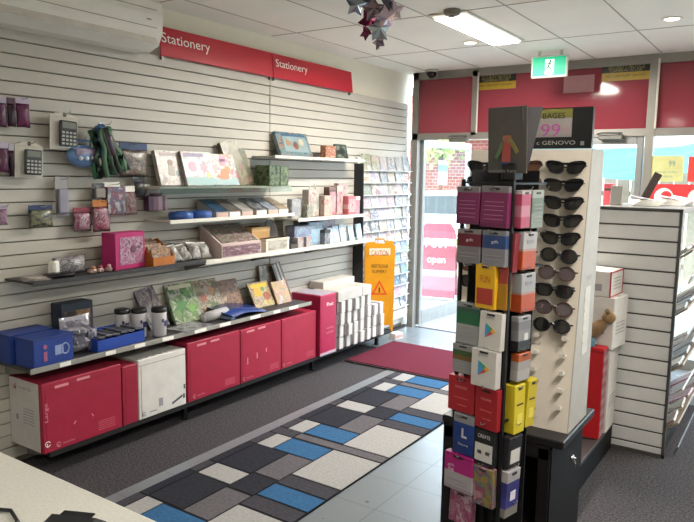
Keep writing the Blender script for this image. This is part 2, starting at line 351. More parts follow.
# exit sign
t = T('exit_sign', 'green and white running man exit sign hanging from the ceiling', 'sign', (-1.83, 5.7, 2.445), 3)
MB().box((.3, .03, .18), (0, 0, .09), .008).build('case', mat('d7dccf', .4), t)
b = MB(); b.box((.27, .003, .15), (0, -.0165, .09)); b.build('green_panel', emis('0f9a72', .55), t)
b = MB(); b.box((.072, .002, .12), (.005, -.019, .085)); b.build('doorway_panel', emis('d9ece0', .8), t)
GN = mat('0a7d5b', .5)
b = MB(); yy = -.0215
b.cyl(.010, .002, (.012, yy, .132), (90, 0, 0), n=14)
for p, q, r_ in (((.008, .12), (-.004, .088), .009), ((-.004, .088), (.016, .07), .007), ((.016, .07), (.010, .045), .006), ((-.004, .088), (-.018, .066), .007), ((-.018, .066), (-.034, .062), .006), ((.008, .116), (.024, .1), .005), ((.006, .116), (-.014, .112), .005), ((-.014, .112), (-.022, .098), .005)):
    dx, dz = q[0]-p[0], q[1]-p[1]; L = math.hypot(dx, dz); b.box((L+r_*.7, .002, r_*1.5), ((p[0]+q[0])/2, yy, (p[1]+q[1])/2), rot=(0, -math.degrees(math.atan2(dz, dx)), 0))
b.build('running_figure', GN, t)
b = MB(); b.box((.02, .02, CZ-2.445-.18), (-.09, 0, (.18+CZ-2.445)/2)); b.box((.02, .02, CZ-2.445-.18), (.09, 0, (.18+CZ-2.445)/2)); b.build('hanger', mat('d7dccf', .4), t)
# foil balloons
def star_pts(r1, r2, n=5, a0=0): return [((r1 if k % 2 == 0 else r2)*math.cos(a0+PI*k/n), (r1 if k % 2 == 0 else r2)*math.sin(a0+PI*k/n)) for k in range(2*n)]
t = T('foil_balloon_cluster', 'cluster of silver and burgundy foil star balloons hanging from the ceiling', 'balloons', (-2.19, 3.52, CZ))
rn = random.Random(5); FOIL = [mat('a9b4bd', .22, .85), mat('7d2f4c', .25, .7), mat('a08c95', .2, .85), mat('5a6070', .2, .85), mat('c6b4be', .2, .85), mat('64203a', .25, .7)]
BP = [(-.10, -.06, -.05), (-.06, .03, -.15), (.02, -.05, -.1), (.07, .02, -.04), (.09, -.03, -.16), (0, .03, -.21), (.05, -.04, -.24), (-.03, -.05, -.25), (.03, 0, -.31), (-.07, .02, -.02), (.11, .03, -.10)]
for k, (x, y, z) in enumerate(BP):
    b = MB(); z *= .82; r_ = rn.uniform(.06, .08)*(.72 if k in (7, 8) else 1); pts = star_pts(r_, r_*.55, 5, rn.uniform(0, 1)); n = len(pts)
    ring = [b.bm.verts.new((px, 0, pz)) for px, pz in pts]; a = b.bm.verts.new((0, -.03, 0)); c = b.bm.verts.new((0, .03, 0))
    for i in range(n): b.bm.faces.new((ring[i], ring[(i+1) % n], a)); b.bm.faces.new((ring[(i+1) % n], ring[i], c))
    xform(b.bm.verts, Matrix.Translation((x, y, z)) @ rotm((rn.uniform(-30, 30), rn.uniform(-30, 30), 34+rn.uniform(-55, 55))))
    b.build('balloon', FOIL[k % 6], t)
MB().tube([(0, 0, 0), (.01, 0, -.1), (0, .01, -.2), (.03, 0, -.3)], .002, 5).build('ribbon', FOIL[4], t)
# air conditioner on the wall
t = T('air_conditioner', 'white wall mounted split air conditioner above the slat wall', 'air conditioner', (SX, 2.22, 2.335), 90)
prof = [(0, 0), (-.12, -.0), (-.19, .03), (-.225, .09), (-.235, .19), (-.225, .265), (-.2, .285), (0, .285)]
b = MB(); a = [b.bm.verts.new((-.6, y, z)) for y, z in prof]; c = [b.bm.verts.new((.585, y, z)) for y, z in prof]
for i in range(len(prof)): b.bm.faces.new((a[i], a[(i+1) % len(prof)], c[(i+1) % len(prof)], c[i]))
b.bm.faces.new(a[::-1]); b.bm.faces.new(c); b.build('body', mat('eeeae2', .4, var=.02), t)
MB().box((1.12, .006, .075), (-.01, -.212, .062), .002, (-27, 0, 0)).build('louver', mat('d9d4ca', .4), t)
b = MB()
for k in range(3): b.box((1.1, .004, .004), (-.01, -.228-.002*k, .12+.05*k))
b.build('panel_seam', mat('a39d91', .6), t)
text(t, 'fits', (.035, .014), (-.2, -.2375, .2), mat('5f5b55', .6), name='logo')
MB().box((.03, .003, .006), (.48, -.236, .16)).build('indicator', mat('6b6a5d', .4), t)

# ================================================================== LEFT WALL: SIGNS
SIGNRED = mat('b51e30', .4, var=.02)
for y0, y1, tx, ti, lb in ((2.955, 4.046, -.34, .42, 'long red Stationery sign beside the air conditioner'), (4.05, 5.145, -.335, .4, 'red Stationery sign further along, nearer the shop front')):
    t = T('shop_sign', lb, 'sign', (SX+.006+.03, (y0+y1)/2, 2.345), rot=(0, 0, 90))
    w_ = y1-y0; MB().box((w_, .008, .185), (0, .012, .0925), .002, (-6, 0, 0)).build('board', SIGNRED, t)
    text(t, 'Stationery', (ti, .082 if tx == -.34 else .075), (tx+.01, -.001, .105), PAPER, rot=(84, 0, 0))
    b = MB()
    for s_ in (-1, 1): b.box((.012, .02, .03), (s_*(w_/2-.02), .02, -.005))
    b.build('clip', ALU, t)

# ================================================================== LEFT WALL: SHELVES
def shelf(name, label, y0, y1, zt, depth, mt, front=None, th=.022, lip=None, brackets=True, tags=0):
    t = T(name, label, 'shelf', (SX+.001, (y0+y1)/2, zt), 90); L = y1-y0
    MB().box((L, depth, th), (0, -depth/2, -th/2), .002).build('board', mt, t)
    if front: MB().box((L, .006, th+.012), (0, -depth-.003, -th/2), .001).build('front_edge', front, t)
    if lip: MB().box((L, .004, .045), (0, -depth-.002, -th/2-.015), .001).build('ticket_strip', lip, t)
    if brackets:
        n = max(2, int(L/.6)+1)
        for k in range(n):
            x = -L/2+.05+(L-.1)*k/(n-1)
            MB().prism([(0, 0), (-depth*.85, 0), (-depth*.85, -.012), (-.02, -.07), (0, -.07)], .004, (x, 0, -th), (0, 0, 90)).build('bracket', mat('8b8a86', .4, .6), t)
    rn = random.Random(int(zt*1000))
    for k in range(tags):
        x = -L/2+.1+(L-.2)*(k+.5)/tags+rn.uniform(-.05, .05)
        MB().box((rn.uniform(.06, .11), .002, .022), (x, -depth-.0075, -th/2), 0).build('price_ticket', PAPER, t)
    return t
DKTOP = mat('3c3b3d', .5); SH = mat('b8b3a8', .5); CLR = glass('e6efec', .13)
shelf('wall_shelf', 'long dark bottom shelf with white price edge above the red cartons', 1.83, 4.17, .615, .32, DKTOP, mat('9d9a93', .4, .3), .016, tags=9)
shelf('wall_shelf', 'dark grey middle shelf carrying the pink box', 1.90, 3.10, 1.045, .26, DKTOP, mat('3a393b', .5), .012, brackets=False)
shelf('wall_shelf', 'pale middle shelf carrying the white dispenser box and blue packs', 3.105, 5.22, 1.038, .25, SH, mat('d7d2c6', .4), .018)
shelf('wall_shelf', 'clear shelf carrying the two blue tape rolls', 2.82, 4.05, 1.315, .24, mat('b9b6ab', .3), mat('d9d6cb', .3), .012, brackets=False)
shelf('wall_shelf', 'clear shelf carrying the picture books below the signs', 2.75, 4.02, 1.525, .24, mat('b9b6ab', .3), None, .012, lip=CLR, brackets=False)
shelf('wall_shelf', 'clear shelf carrying the pink packs beside the greeting cards', 4.10, 5.07, 1.268, .24, mat('b9b6ab', .3), mat('e0dcd2', .3), .014, brackets=False)
shelf('wall_shelf', 'highest clear shelf, with the blue book and dark photo frame', 3.84, 5.08, 1.745, .22, mat('a9a69b', .3), mat('c9c5b8', .3), .010, brackets=False)
shelf('wall_shelf', 'dark low base shelf under the red cartons', 1.93, 5.50, .145, .30, mat('1b1a1b', .7), None, .03)
for y in (2.95, 4.35, 5.38):
    t = T('shelf_foot', 'black foot under the low base shelf, %s' % {2.95: 'below the white carton', 4.35: 'below the upright magenta carton', 5.38: 'at the wet floor sign end'}[y], 'foot', (-3.26, y, 0))
    MB().box((.03, .03, .11), (0, 0, .06), .003).build('post', BLACK, t); MB().cyl(.024, .012, (0, 0, .006), n=16).build('pad', BLACK, t)

# ================================================================== LEFT WALL: CARTONS ON THE BASE SHELF
def post_logo(t, c, r, mt):
    b = MB(); pts = [(r*math.cos(a), r*math.sin(a)) for a in [R(20+ k*16) for k in range(21)]]
    b.tube([(c[0]+px, c[1], c[2]+pz) for px, pz in pts], r*.16, 5); b.box((r*.3, r*.1, r*1.5), (c[0]-r*.2, c[1], c[2]-r*.5))
    return b.build('logo', mt, t)
def carton(y0, y1, h, label, body, d=.30, side=None, xf=-3.155, z=.145, texts=True, cap=None, logo=None):
    t = T('carton', label, 'carton', (xf-d/2, (y0+y1)/2, z), 90); L = y1-y0
    MB().box((L, d, h), (0, 0, h/2), .004).build('body', body, t)
    if side: MB().box((.003, d-.03, h-.006), (-L/2-.001, .013, h/2), 0).build('side_panel', side, t)
    b = MB(); b.box((L, .001, .002), (0, -d/2-.0007, h-.035)); b.box((.002, .001, h-.04), (-L/2+.02, -d/2-.0007, h/2-.02)); b.build('crease', mat('7d1a2c', .6), t)
    return t, L, d, h
PINKW = mat('d98c96', .6)
CW = mat('c9c5c3', .6); CB = mat('9e1f3c', .5, coat=.08)
t, L, d, h = carton(1.895, 2.385, .375, 'red post carton with white side at the near end of the row', CB, side=CW)
post_logo(t, (-.16, -.152, .03), .012, PINKW); text(t, 'Australia Post', (.07, .012), (-.10, -.1515, .03), PINKW)
b = MB(); [b.box((.11, .001, .004), (.14, -.151, .03+.012*k)) for k in range(5)]; b.build('small_print', mat('c4566a', .6), t)
MB().box((.08, .001, .014), (-.13, -.151, .345)).build('hand_cutout', PINKW, t); MB().box((.08, .001, .014), (.0, -.151, .352)).build('hand_cutout', PINKW, t)
b = MB(); b.box((.006, .001, .02), (-.06, -.151, .12), rot=(0, 40, 0)); b.box((.006, .001, .02), (.05, -.151, .13), rot=(0, -30, 0)); b.build('scuff', PINKW, t)
text(t, 'Large', (.1, .025), (-.2225, -.1515, .22), PINKW, rot=(90, -90, 0)); post_logo(t, (-.222, -.152, .05), .014, PAPER)
post_logo(t.children[1], (-.2485, .08, .33), .012, POSTRED)
b = MB(); [b.box((.001, .1, .004), (-.2487, -.03, .22-.016*k)) for k in range(6)]; b.box((.001, .02, .03), (-.2487, .08, .16)); b.build('side_print', mat('8f8da0', .6), t)
text(t, 'Australia Post', (.12, .014), (-.2475, .0, .33), mat('7a4c58', .6), rot=(90, 0, -90))
t, L, d, h = carton(2.392, 2.50, .352, 'narrow red carton between the near red carton and the white carton', mat('96203a', .5), d=.29)
b = MB(); b.box((.1, .1, .002), (0, -.06, h+.001)); b.build('lid_flap', mat('96192f', .5), t)
t, L, d, h = carton(2.505, 2.875, .365, 'large white carton standing in the row of red cartons', mat('d6d3cf', .6), d=.31)
post_logo(t, (-.15, -.156, .03), .012, mat('8a8890', .6))
b = MB(); b.box((.05, .001, .004), (-.08, -.156, .03)); b.build('small_print', mat('4f4d55', .6), t); MB().box((.03, .001, .05), (-.02, -.156, .07)).build('printed_symbol', mat('9a98a0', .6), t); MB().box((.015, .001, .03), (.165, -.156, .06)).build('printed_symbol', mat('4f4d55', .6), t); MB().box((.012, .001, .03), (.17, -.156, .12)).build('printed_symbol', mat('4f4d55', .6), t); b = MB(); b.box((.09, .001, .014), (.11, -.156, .05), rot=(0, -20, 0)); b.build('printed_symbol', mat('4f4d55', .6), t)
b = MB(); [b.box((.03, .02, .003), (-.14+.05*k, -.13, h+.001), rot=(0, 0, 20)) for k in range(6)]; b.build('top_flap_teeth', mat('b9b6b3', .6), t)
for y0, y1, lb in ((2.89, 3.375, 'red post carton beyond the white carton, with two pale hand cutouts'), (3.382, 3.822, 'red post carton in the middle of the row with scuffed front'), (3.83, 4.262, 'red post carton beside the upright magenta carton')):
    t, L, d, h = carton(y0, y1, .39 if y0 < 3 else .385, lb, CB if y0 < 3.8 else mat('a0263f', .5))
    if y0 < 3.8:
        MB().box((.08, .001, .014), (-.12, -.151, .362)).build('hand_cutout', PINKW, t); MB().box((.08, .001, .014), (.0, -.151, .365)).build('hand_cutout', PINKW, t)
    b = MB(); [b.box((.1, .001, .004), (.14, -.151, .03+.012*k)) for k in range(4)]; b.build('small_print', mat('c4566a', .6), t)
    post_logo(t, (-.19, -.152, .03), .011, PINKW); text(t, 'Australia Post', (.065, .011), (-.13, -.1515, .03), PINKW)
    if 3.3 < y0 < 3.8:
        b = MB(); [b.box((.01, .001, .05-.01*k), (-.15+.1*k, -.151, .15+.02*k)) for k in range(3)]; b.build('scuff', PINKW, t)
t, L, d, h = carton(4.285, 4.51, .50, 'tall upright magenta red carton next to the stacked white boxes', mat('a5234a', .45), d=.30, xf=-3.13)
text(t, 'Post', (.09, .03), (.02, -.1515, .42), PAPER); text(t, 'mailing', (.1, .022), (.02, -.1515, .22), PINKW); text(t, 'satchels', (.1, .022), (.02, -.1515, .185), PINKW)
MB().box((.2, .28, .004), (0, 0, h+.002)).build('lid', mat('9c94a0', .5), t)
MB().box((.225, .003, .022), (0, -.1515, .012)).build('bottom_band', mat('b9a7b4', .5), t)
# stack of small white boxes
bw, bh = .103, .103
proto = None
for rrow in range(4):
    for c_ in range(8):
        if c_ == 7 or (rrow == 3 and c_ > 4): continue
        y = 4.52+.052+c_*.1075; z = .1455+rrow*.1035
        lb = 'small white box in the %s row up of the stack, %s from the magenta carton' % (ORD[rrow], ORD[c_])
        rot = (0, 0, 90+random.uniform(-2, 2)); loc = (-3.23+random.uniform(-.012, .012), y, z)
        if proto is None:
            proto = T('paper_box', lb, 'box', loc, rot=rot, group='small white boxes stacked below the greeting cards')
            MB().box((.056, .22, bh-.004), (.021, 0, bh/2), .003).build('white_half', mat('c4c2bf', .6), proto)
            MB().box((.044, .2, bh-.006), (-.029, .008, bh/2), .003).build('grey_half', mat('6b6264', .6), proto)
        else: copy_thing(proto, loc, rot, lb)
for y0, y1, x, z, lb, hh in ((4.53, 4.90, -3.26, .56, 'long white box lying on the small box stack, near the magenta carton', .085), (4.905, 5.05, -3.26, .56, 'long white box lying on the small box stack below the wet floor sign', .085), (4.55, 5.03, -3.37, .6455, 'long grey white box topmost on the small box stack', .06)):
    t = T('long_box', lb, 'box', (x, (y0+y1)/2, z), rot=(0, 0, 90)); L = y1-y0; dd = .27 if hh > .07 else .15
    MB().box((L, dd, hh), (0, 0, hh/2), .003).build('body', mat('b5b1ab', .6), t)
    MB().box((L-.01, dd-.02, .004), (0, 0, hh), .001).build('lid', mat('b5b0a8', .6), t); MB().box((.04, dd+.001, hh*.7), (L/2-.03, 0, hh/2), 0).build('end_label', mat('cfc4d8', .6), t)
# wet floor sign
t = T('wet_floor_sign', 'yellow caution wet floor sign leaning behind the white box stack', 'sign', (-3.25, 5.385, .146), rot=(0, 0, 38))
pl = [(-.135, 0), (-.12, .0), (-.11, .06), (.11, .06), (.12, 0), (.135, 0), (.145, .80), (.12, .86), (.05, .86), (.045, .835), (-.045, .835), (-.05, .86), (-.12, .86), (-.145, .80)]
YS = mat('c98a12', .4)
MB().prism(pl, .012, (0, -.05, 0), (-3, 0, 0)).build('front_board', YS, t); MB().prism(pl, .012, (0, .05, 0), (3, 0, 0)).build('rear_board', YS, t)
text(t, 'CAUTION', (.16, .05), (0, -.0205, .745), mat('a83a1c', .5), rot=(87, 0, 0)); b = MB(); b.box((.2, .002, .085), (0, .0005-.0, .745), .001); o = b.build('caution_band', mat('d8d2c0', .5), t); o.location = (0, -.0175, 0)
text(t, 'WET FLOOR', (.16, .035), (0, -.0265, .62), INK, rot=(87, 0, 0)); text(t, 'SLIPPERY', (.14, .03), (0, -.029, .57), INK, rot=(87, 0, 0))
b = MB(); b.prism([(-.075, .35), (.075, .35), (0, .49)], .002, (0, -.0395, 0), mt=mat('c9431f', .5)); b.prism([(-.05, .365), (.05, .365), (0, .46)], .003, (0, -.0397, 0), mt=YS); b.box((.012, .004, .05), (0, -.0397, .395), mt=INK); b.build('warning_triangle', None, t)
MB().tube([(-.05, 0, .85), (-.04, 0, .875), (.04, 0, .875), (.05, 0, .85)], .008).build('handle', YS, t)

# ================================================================== GREETING CARD RACK
t = T('greeting_card_rack', 'tall white greeting card rack with black side in the front corner', 'rack', (SX+.001, 5.745, .12), 90)
MB().box((.98, .03, 1.66), (0, -.015, .83), .003).build('back_board', mat('d8d5cc', .5), t)
MB().prism([(0, 0), (-.12, 0), (-.10, 1.58), (0, 1.58)], .012, (-.497, 0, .02), (0, 0, 90)).build('side_panel', mat('1b1b1e', .5), t)
NR, NC = 13, 6
for r_ in range(NR):
    z = .13+r_*.117
    b = MB(); b.box((.96, .05, .003), (0, -.055, z)); b.box((.96, .002, .010), (0, -.08, z+.004)); b.build('card_pocket', mat('b9b8b4', .3), t)
MB().box((.97, .05, .09), (0, -.04, .05), .004).build('kickboard', mat('bdb8ab', .6), t)
PAL_T = ['d8cfc0', 'cdbfa8', 'e4dfd4', 'b9b4ab', 'd9c6b4', 'e9e4da']; PAL_M = ['e8e4dc', 'd8cdd0', 'e6d6d2', 'd9dde2', 'efece4', 'c7b7b0']; PAL_L = ['dfe6ea', 'b8cbdc', 'cfe0ea', 'eceff0', '9fc0d4', 'd9c9d2']
CNAME = {}
def cname(h):
    r_, g_, b_ = int(h[:2], 16), int(h[2:4], 16), int(h[4:], 16)
    if b_-r_ > 14: return 'pale blue'
    if r_-b_ > 24: return 'beige'
    if r_-g_ > 9: return 'pinkish'
    return 'white' if r_ > 215 else 'grey'
ci = 0; rn = random.Random(3); cards = {}
for r_ in range(NR):
    for c_ in range(NC):
        rr = NR-1-r_; pal = PAL_T if rr < 3 else PAL_M if rr < 7 else PAL_L
        base = rn.choice(pal); acc = [rn.choice(['a8543f', '5f7f95', '7f9a6b', 'c58a95', '8d8378', 'd0a35a', '3f5a78', 'b9a8c4']), rn.choice(pal), 'f2f0ea']
        key = (base, ci % 7)
        lb = '%s greeting card, %s from left, %s row down on the corner rack' % (cname(base), ORD[c_], ORD[rr])
        y = 5.30+.153*c_+rn.uniform(-.008, .008)+.075; z = .12+.135+r_*.117
        ht = rn.uniform(.135, .158); wd = rn.uniform(.128, .146)
        t = T('greeting_card', lb, 'greeting card', (SX+.066, y, z), rot=(-14, 0, 90+rn.uniform(-3, 3)), group='greeting cards in the corner rack')
        b = MB(); b.box((wd, .0015, ht), (0, -.004, ht/2), mt=prt([base, base, acc[0], acc[1]], 3.2, .5, (1, 1, 1.3), key[1])); b.box((wd, .0015, ht), (.001, .003, ht/2+.001), mt=PAPER)
        b.build('folded_card', None, t); ci += 1
t = T('clutter_box', 'small white box on the floor below the card rack', 'box', (-3.24, 5.72, .0), 80)
MB().box((.12, .09, .06), (0, 0, .03), .004).build('body', mat('cfc9c4', .6), t); MB().box((.1, .002, .03), (0, -.046, .03)).build('printed_label', mat('b58a84', .6), t)

# ================================================================== HOOKS AND HANGING PACKS
def hook(y, z, label, ln=.14):
    t = T('wire_hook', label, 'hook', (SX+.001, y, z), 90)
    MB().box((.03, .006, .028), (0, -.003, 0), .002).build('backplate', STEEL, t)
    MB().tube([(0, -.004, 0), (0, -ln*.85, .002), (0, -ln, .012), (0, -ln-.004, .022)], .0025, 6).build('wire', STEEL, t)
HK = {}
def hang(name, label, cat, y0, y1, z0, z1, card, inner=None, kind='pouch', off=.05, tilt=0, seed=0, hooklabel=None, header=None, group=None):
    wd, ht = y1-y0, z1-z0
    t = T(name, label, cat, (SX+off, (y0+y1)/2, z0), rot=(0, tilt, 90), group=group)
    if kind == 'pouch':
        hh = ht*.2
        MB().pouch(wd, .035, ht-hh, (0, 0, (ht-hh)/2), seed=seed).build('bag', card, t, True)
        MB().box((wd*.98, .005, hh), (0, 0, ht-hh/2-.002), .001).build('header_card', header or inner or PAPER, t)
    elif kind == 'blister':
        b = MB(); b.box((wd, .003, ht), (0, .008, ht/2), .001); b.build('backing_card', card, t)
        MB().box((wd*.8, .022, ht*.62), (0, -.006, ht*.4), .008, seg=2).build('blister', inner or CLEAR, t)
    elif kind == 'box':
        MB().box((wd, .05, ht*.86), (0, 0, ht*.43), .003).build('body', card, t); MB().box((wd*.9, .002, ht*.16), (0, .022, ht*.92)).build('hang_tab', inner or PAPER, t)
    if hooklabel: hook((y0+y1)/2, z1-.012, hooklabel, off+.06)
    return t
PUR = prt(['6d2457', '8d3b74', '4a1d3d', 'a77a98'], 4); PUR2 = prt(['401c36', '2d1526', '6a3455'], 4); MAGP = prt(['8a3558', 'b4718b', 'd8bac4', '6d2440'], 5); LIL = mat('b9aec2', .4)
hang('craft_pack', 'purple hanging pack at the left edge, upper hook', 'pack', 1.872, 1.925, 1.83, 1.985, PUR, LIL, seed=1)
hang('craft_pack', 'dark maroon hanging pack second along the upper hook', 'pack', 1.93, 1.975, 1.835, 1.985, PUR2, mat('54304a', .4), seed=2)
hang('craft_pack', 'magenta hanging pack with lilac header, front of the upper hook', 'pack', 1.978, 2.052, 1.835, 1.992, prt(['7d1f5c', '8f3570', '64184a'], 4), LIL, seed=3, hooklabel='wire hook holding the magenta and purple packs')
hang('craft_pack', 'purple hanging pack at the left edge beside the lower calculator', 'pack', 1.87, 1.925, 1.60, 1.757, PUR, LIL, seed=4)
hang('craft_pack', 'dark navy pack hanging directly beside the lower calculator', 'pack', 1.928, 1.955, 1.58, 1.75, PUR2, LIL, seed=5)
hang('craft_pack', 'small pink pack hanging low at the left edge', 'pack', 1.85, 1.905, 1.33, 1.437, prt(['a5588c', 'd9b9cc', '7a3b78'], 5), LIL, seed=6, hooklabel='wire hook holding the small pink pack')
def calculator(y0, y1, z0, z1, label, hl, off):
    t = T('calculator_pack', label, 'calculator', (SX+off, (y0+y1)/2, z0), rot=(0, 3, 90)); wd, ht = y1-y0, z1-z0
    b = MB(); b.prism([(-wd/2, 0), (wd/2, 0), (wd/2, ht*.9), (wd*.15, ht), (-wd*.15, ht), (-wd/2, ht*.9)], .004, (0, .012, 0)); b.build('backing_card', mat('d6cfc4', .6), t)
    MB().box((wd*.94, .03, ht*.86), (0, -.004, ht*.45), .006).build('blister', glass('fbfcfb', .06), t)
    c = MB().box((wd*.62, .014, ht*.7), (.012, -.008, ht*.44), .005).build('calculator_body', mat('2f2e31', .4), t)
    MB().box((wd*.48, .003, ht*.16), (.012, -.0165, ht*.67)).build('screen', mat('77786f', .3), c)
    b = MB()
    for i in range(4):
        for j in range(4): b.box((wd*.09, .003, ht*.055), (.012-wd*.2+i*wd*.135, -.0165, ht*.17+j*ht*.1), .001)
    b.build('keys', mat('b9b7b4', .4), c)
    MB().box((wd*.1, .004, .02), (0, .009, ht*.95)).build('hang_hole', mat('4a4744', .6), t)
    hook((y0+y1)/2, z1-.01, hl, off+.06)
calculator(2.15, 2.32, 1.728, 1.93, 'calculator in clear pack hanging highest, right of the other calculator', 'wire hook holding the higher calculator', .075)
calculator(1.955, 2.11, 1.574, 1.763, 'calculator in clear pack hanging lower left, with pale keys', 'wire hook holding the lower calculator', .06)
# blue lunch box
t = T('lunch_box', 'translucent blue oval craft case with handle hanging on the wall', 'case', (SX+.07, 2.35, 1.635), rot=(0, 0, 90))
MB().ball(.0625, (0, 0, .0625), (1.7, .55, 1.0), n=24).build('case_body', mat('5f7fae', .2, coat=.4), t, True)
MB().box((.13, .01, .04), (.0, -.028, .085), .016, seg=3).build('lid_window', mat('8d8196', .2), t, True)
for k in range(3): MB().ball(.013, (-.04+.04*k, -.034, .05), mt=mat('d6dbe6', .3)).build('clasp', None, t, True)
MB().tube([(-.05, 0, .12), (-.045, 0, .15), (.045, 0, .15), (.05, 0, .12)], .007).build('handle', mat('5775a5', .3), t, True)
hook(2.35, 1.785, 'wire hook holding the blue craft case', .1)
# skipping rope bundle
t = T('rope_bundle', 'bundle of green and blue cord with a dark label hanging on the wall', 'rope', (SX+.10, 2.525, 1.58), rot=(0, -16, 90))
rn = random.Random(11)
for k in range(22):
    a = k/22*2*PI; x0 = -.005+.035*math.cos(a); y0_ = .03*math.sin(a); sp = 1.0+.9*abs(math.cos(a))
    pts = [(x0*sp+rn.uniform(-.008, .008)+(.04 if k % 2 else 0)*(1-f)*.6, y0_*sp, .02+.27*f) for f in (0, .2, .4, .6, .8, 1)]
    pts = [((p[0]*(1.35 if i < 3 else .8)), p[1], p[2]) for i, p in enumerate(pts)]
    MB().tube(pts, .0135, 6).build('strand', mat(['3f7a55', '2e5a3c', '24331f', '3f6f8f', '55745a'][k % 5] if k % 3 else '31423a', .6), t, True)
MB().box((.05, .05, .13), (0.01, -.032, .19), .02, seg=2).build('label_band', prt(['4a3038', '6b4a58', '2e3a5c', '8a6a72'], 5), t, True)
MB().tube([(.03*math.cos(q), .02*math.sin(q), .285+.02*math.sin(q*2)) for q in [k*PI/6 for k in range(12)]], .012, 6, closed=True).build('loop', mat('4a6f9c', .5), t, True)
hook(2.52, 1.885, 'wire hook holding the cord bundle', .1)
hang('toy_bag', 'clear bag of mixed pieces with dark blue header beside the cord bundle', 'bag', 2.60, 2.81, 1.585, 1.79, prt(['8b7f74', 'b7a794', '5d6a74', '9a6a4c', 'c9c2b8'], 6), mat('2e3f66', .4), seed=8, hooklabel='double wire hook holding the bag with blue header', off=.06)
hang('pen_pack', 'narrow silver hanging pack below the calculators', 'pack', 2.185, 2.262, 1.36, 1.58, bands(['8f8d99', 'a9a6ad', 'c3c1bf'], [0, .3, .55]), mat('8d8a98', .3), 'blister', seed=9, hooklabel='wire hook holding the narrow silver pack')
hang('sticker_pack', 'small navy and yellow hanging pack below the lower calculator', 'pack', 2.02, 2.16, 1.31, 1.43, prt(['303f66', '8d9372', 'b7b48f', '24304f'], 4), mat('2d3d66', .5), seed=10, hooklabel='wire hook holding the navy and yellow pack')
hang('clay_pack', 'dull magenta pack behind the striped magenta pack', 'pack', 2.285, 2.40, 1.27, 1.41, MAGP, mat('8a3a4a', .5), seed=12)
hang('clay_pack', 'magenta patterned pack with orange header above the pink box', 'pack', 2.40, 2.52, 1.26, 1.45, prt(['a23f5e', 'd9a4b2', '8c2a48', 'e3ccd2'], 6), mat('c07a3c', .5), seed=13, hooklabel='wire hook holding the magenta patterned packs', off=.065)
hang('card_pack', 'small dark hanging pack left of the white and pink pack', 'pack', 2.42, 2.505, 1.45, 1.545, prt(['39363f', '5c5660', 'a39d98'], 4), mat('8f8a84', .5), 'blister', seed=14)
hang('card_pack', 'white hanging pack with red picture in the middle of the wall', 'pack', 2.50, 2.63, 1.36, 1.55, prt(['c9c4cb', 'a54a5f', '6a6f8c', 'd8d3d4'], 4), PAPER, 'box', seed=15, hooklabel='wire hook holding the white pack with red picture')
hang('card_pack', 'pale pink hanging pack beside the white pack with red picture', 'pack', 2.635, 2.73, 1.35, 1.53, prt(['d3a9ad', 'e6d3d0', 'b77a80'], 4), PAPER, seed=16)
hang('card_pack', 'small black hanging pack above the pink and purple pack', 'pack', 2.71, 2.79, 1.46, 1.577, prt(['2a2a2e', '45434c', '8a8890'], 4), mat('33323a', .5), seed=17, hooklabel='wire hook holding the small black pack')
hang('card_pack', 'pale grey hanging pack just right of the small black pack', 'pack', 2.79, 2.835, 1.46, 1.54, prt(['a9a5a2', 'c9c4bf', '7f7c7a'], 4), PAPER, seed=18)
hang('band_pack', 'pink and purple striped pack hanging near the two blue tape rolls', 'pack', 2.80, 2.955, 1.37, 1.48, bands(['5c3052', 'a06a84', 'd8b7bd', '8a5274', 'e0c5c6'], [0, .25, .5, .7, .85], .4, 'X'), mat('6f3b5c', .5), 'box', seed=19, hooklabel='wire hook holding the pink and purple striped pack')

# ================================================================== SHELF GOODS
def book(name, label, cat, x, y, z, wd, ht, th, cover, lean=-14, rz=90, group=None, roll=0, art=()):
    t = T(name, label, cat, (x, y, z), rot=(lean, roll, rz), group=group)
    b = MB(); b.box((wd, .003, ht), (0, -th/2, ht/2), .0008); b.box((wd, .003, ht), (0, th/2, ht/2), .0008); b.box((.003, th, ht), (-wd/2+.0015, 0, ht/2)); b.build('cover', cover, t)
    MB().box((wd-.008, th-.004, ht-.008), (.001, 0, ht/2)).build('pages', mat('ddd6c6', .8), t)
    for e in art:
        y = -th/2-.0022; b = MB()
        if e[0] == 'o': b.cyl(e[3], .001, (e[1], y, e[2]), (90, 0, 0), n=20)
        elif e[0] == 'r': b.box((e[3], .001, e[4]), (e[1], y, e[2]), rot=(0, e[5], 0))
        elif e[0] == 's': b.prism([(e[1]+px, e[2]+pz) for px, pz in star_pts(e[3], e[3]*.35, 6, .3)], .001, (0, y, 0))
        b.build('cover_picture', mat(e[-1], .4), t)
    return t
def pbox(name, label, cat, x, y, z, wd, dp, ht, mt, lid=None, rz=90, panel=None, rot=None, texts=()):
    t = T(name, label, cat, (x, y, z), rot=rot or (0, 0, rz))
    MB().box((wd, dp, ht), (0, 0, ht/2), .003).build('body', mt, t)
    if lid: MB().box((wd+.004, dp+.004, ht*.2), (0, 0, ht*.9), .002).build('lid', lid, t)
    if panel: MB().box((wd*.8, .002, ht*.7), (0, -dp/2-.001, ht*.48)).build('printed_panel', panel, t)
    for body, sz, c, tm in texts: text(t, body, sz, (c[0], -dp/2-.0025, c[1]), tm)
    return t
X1 = SX+.14
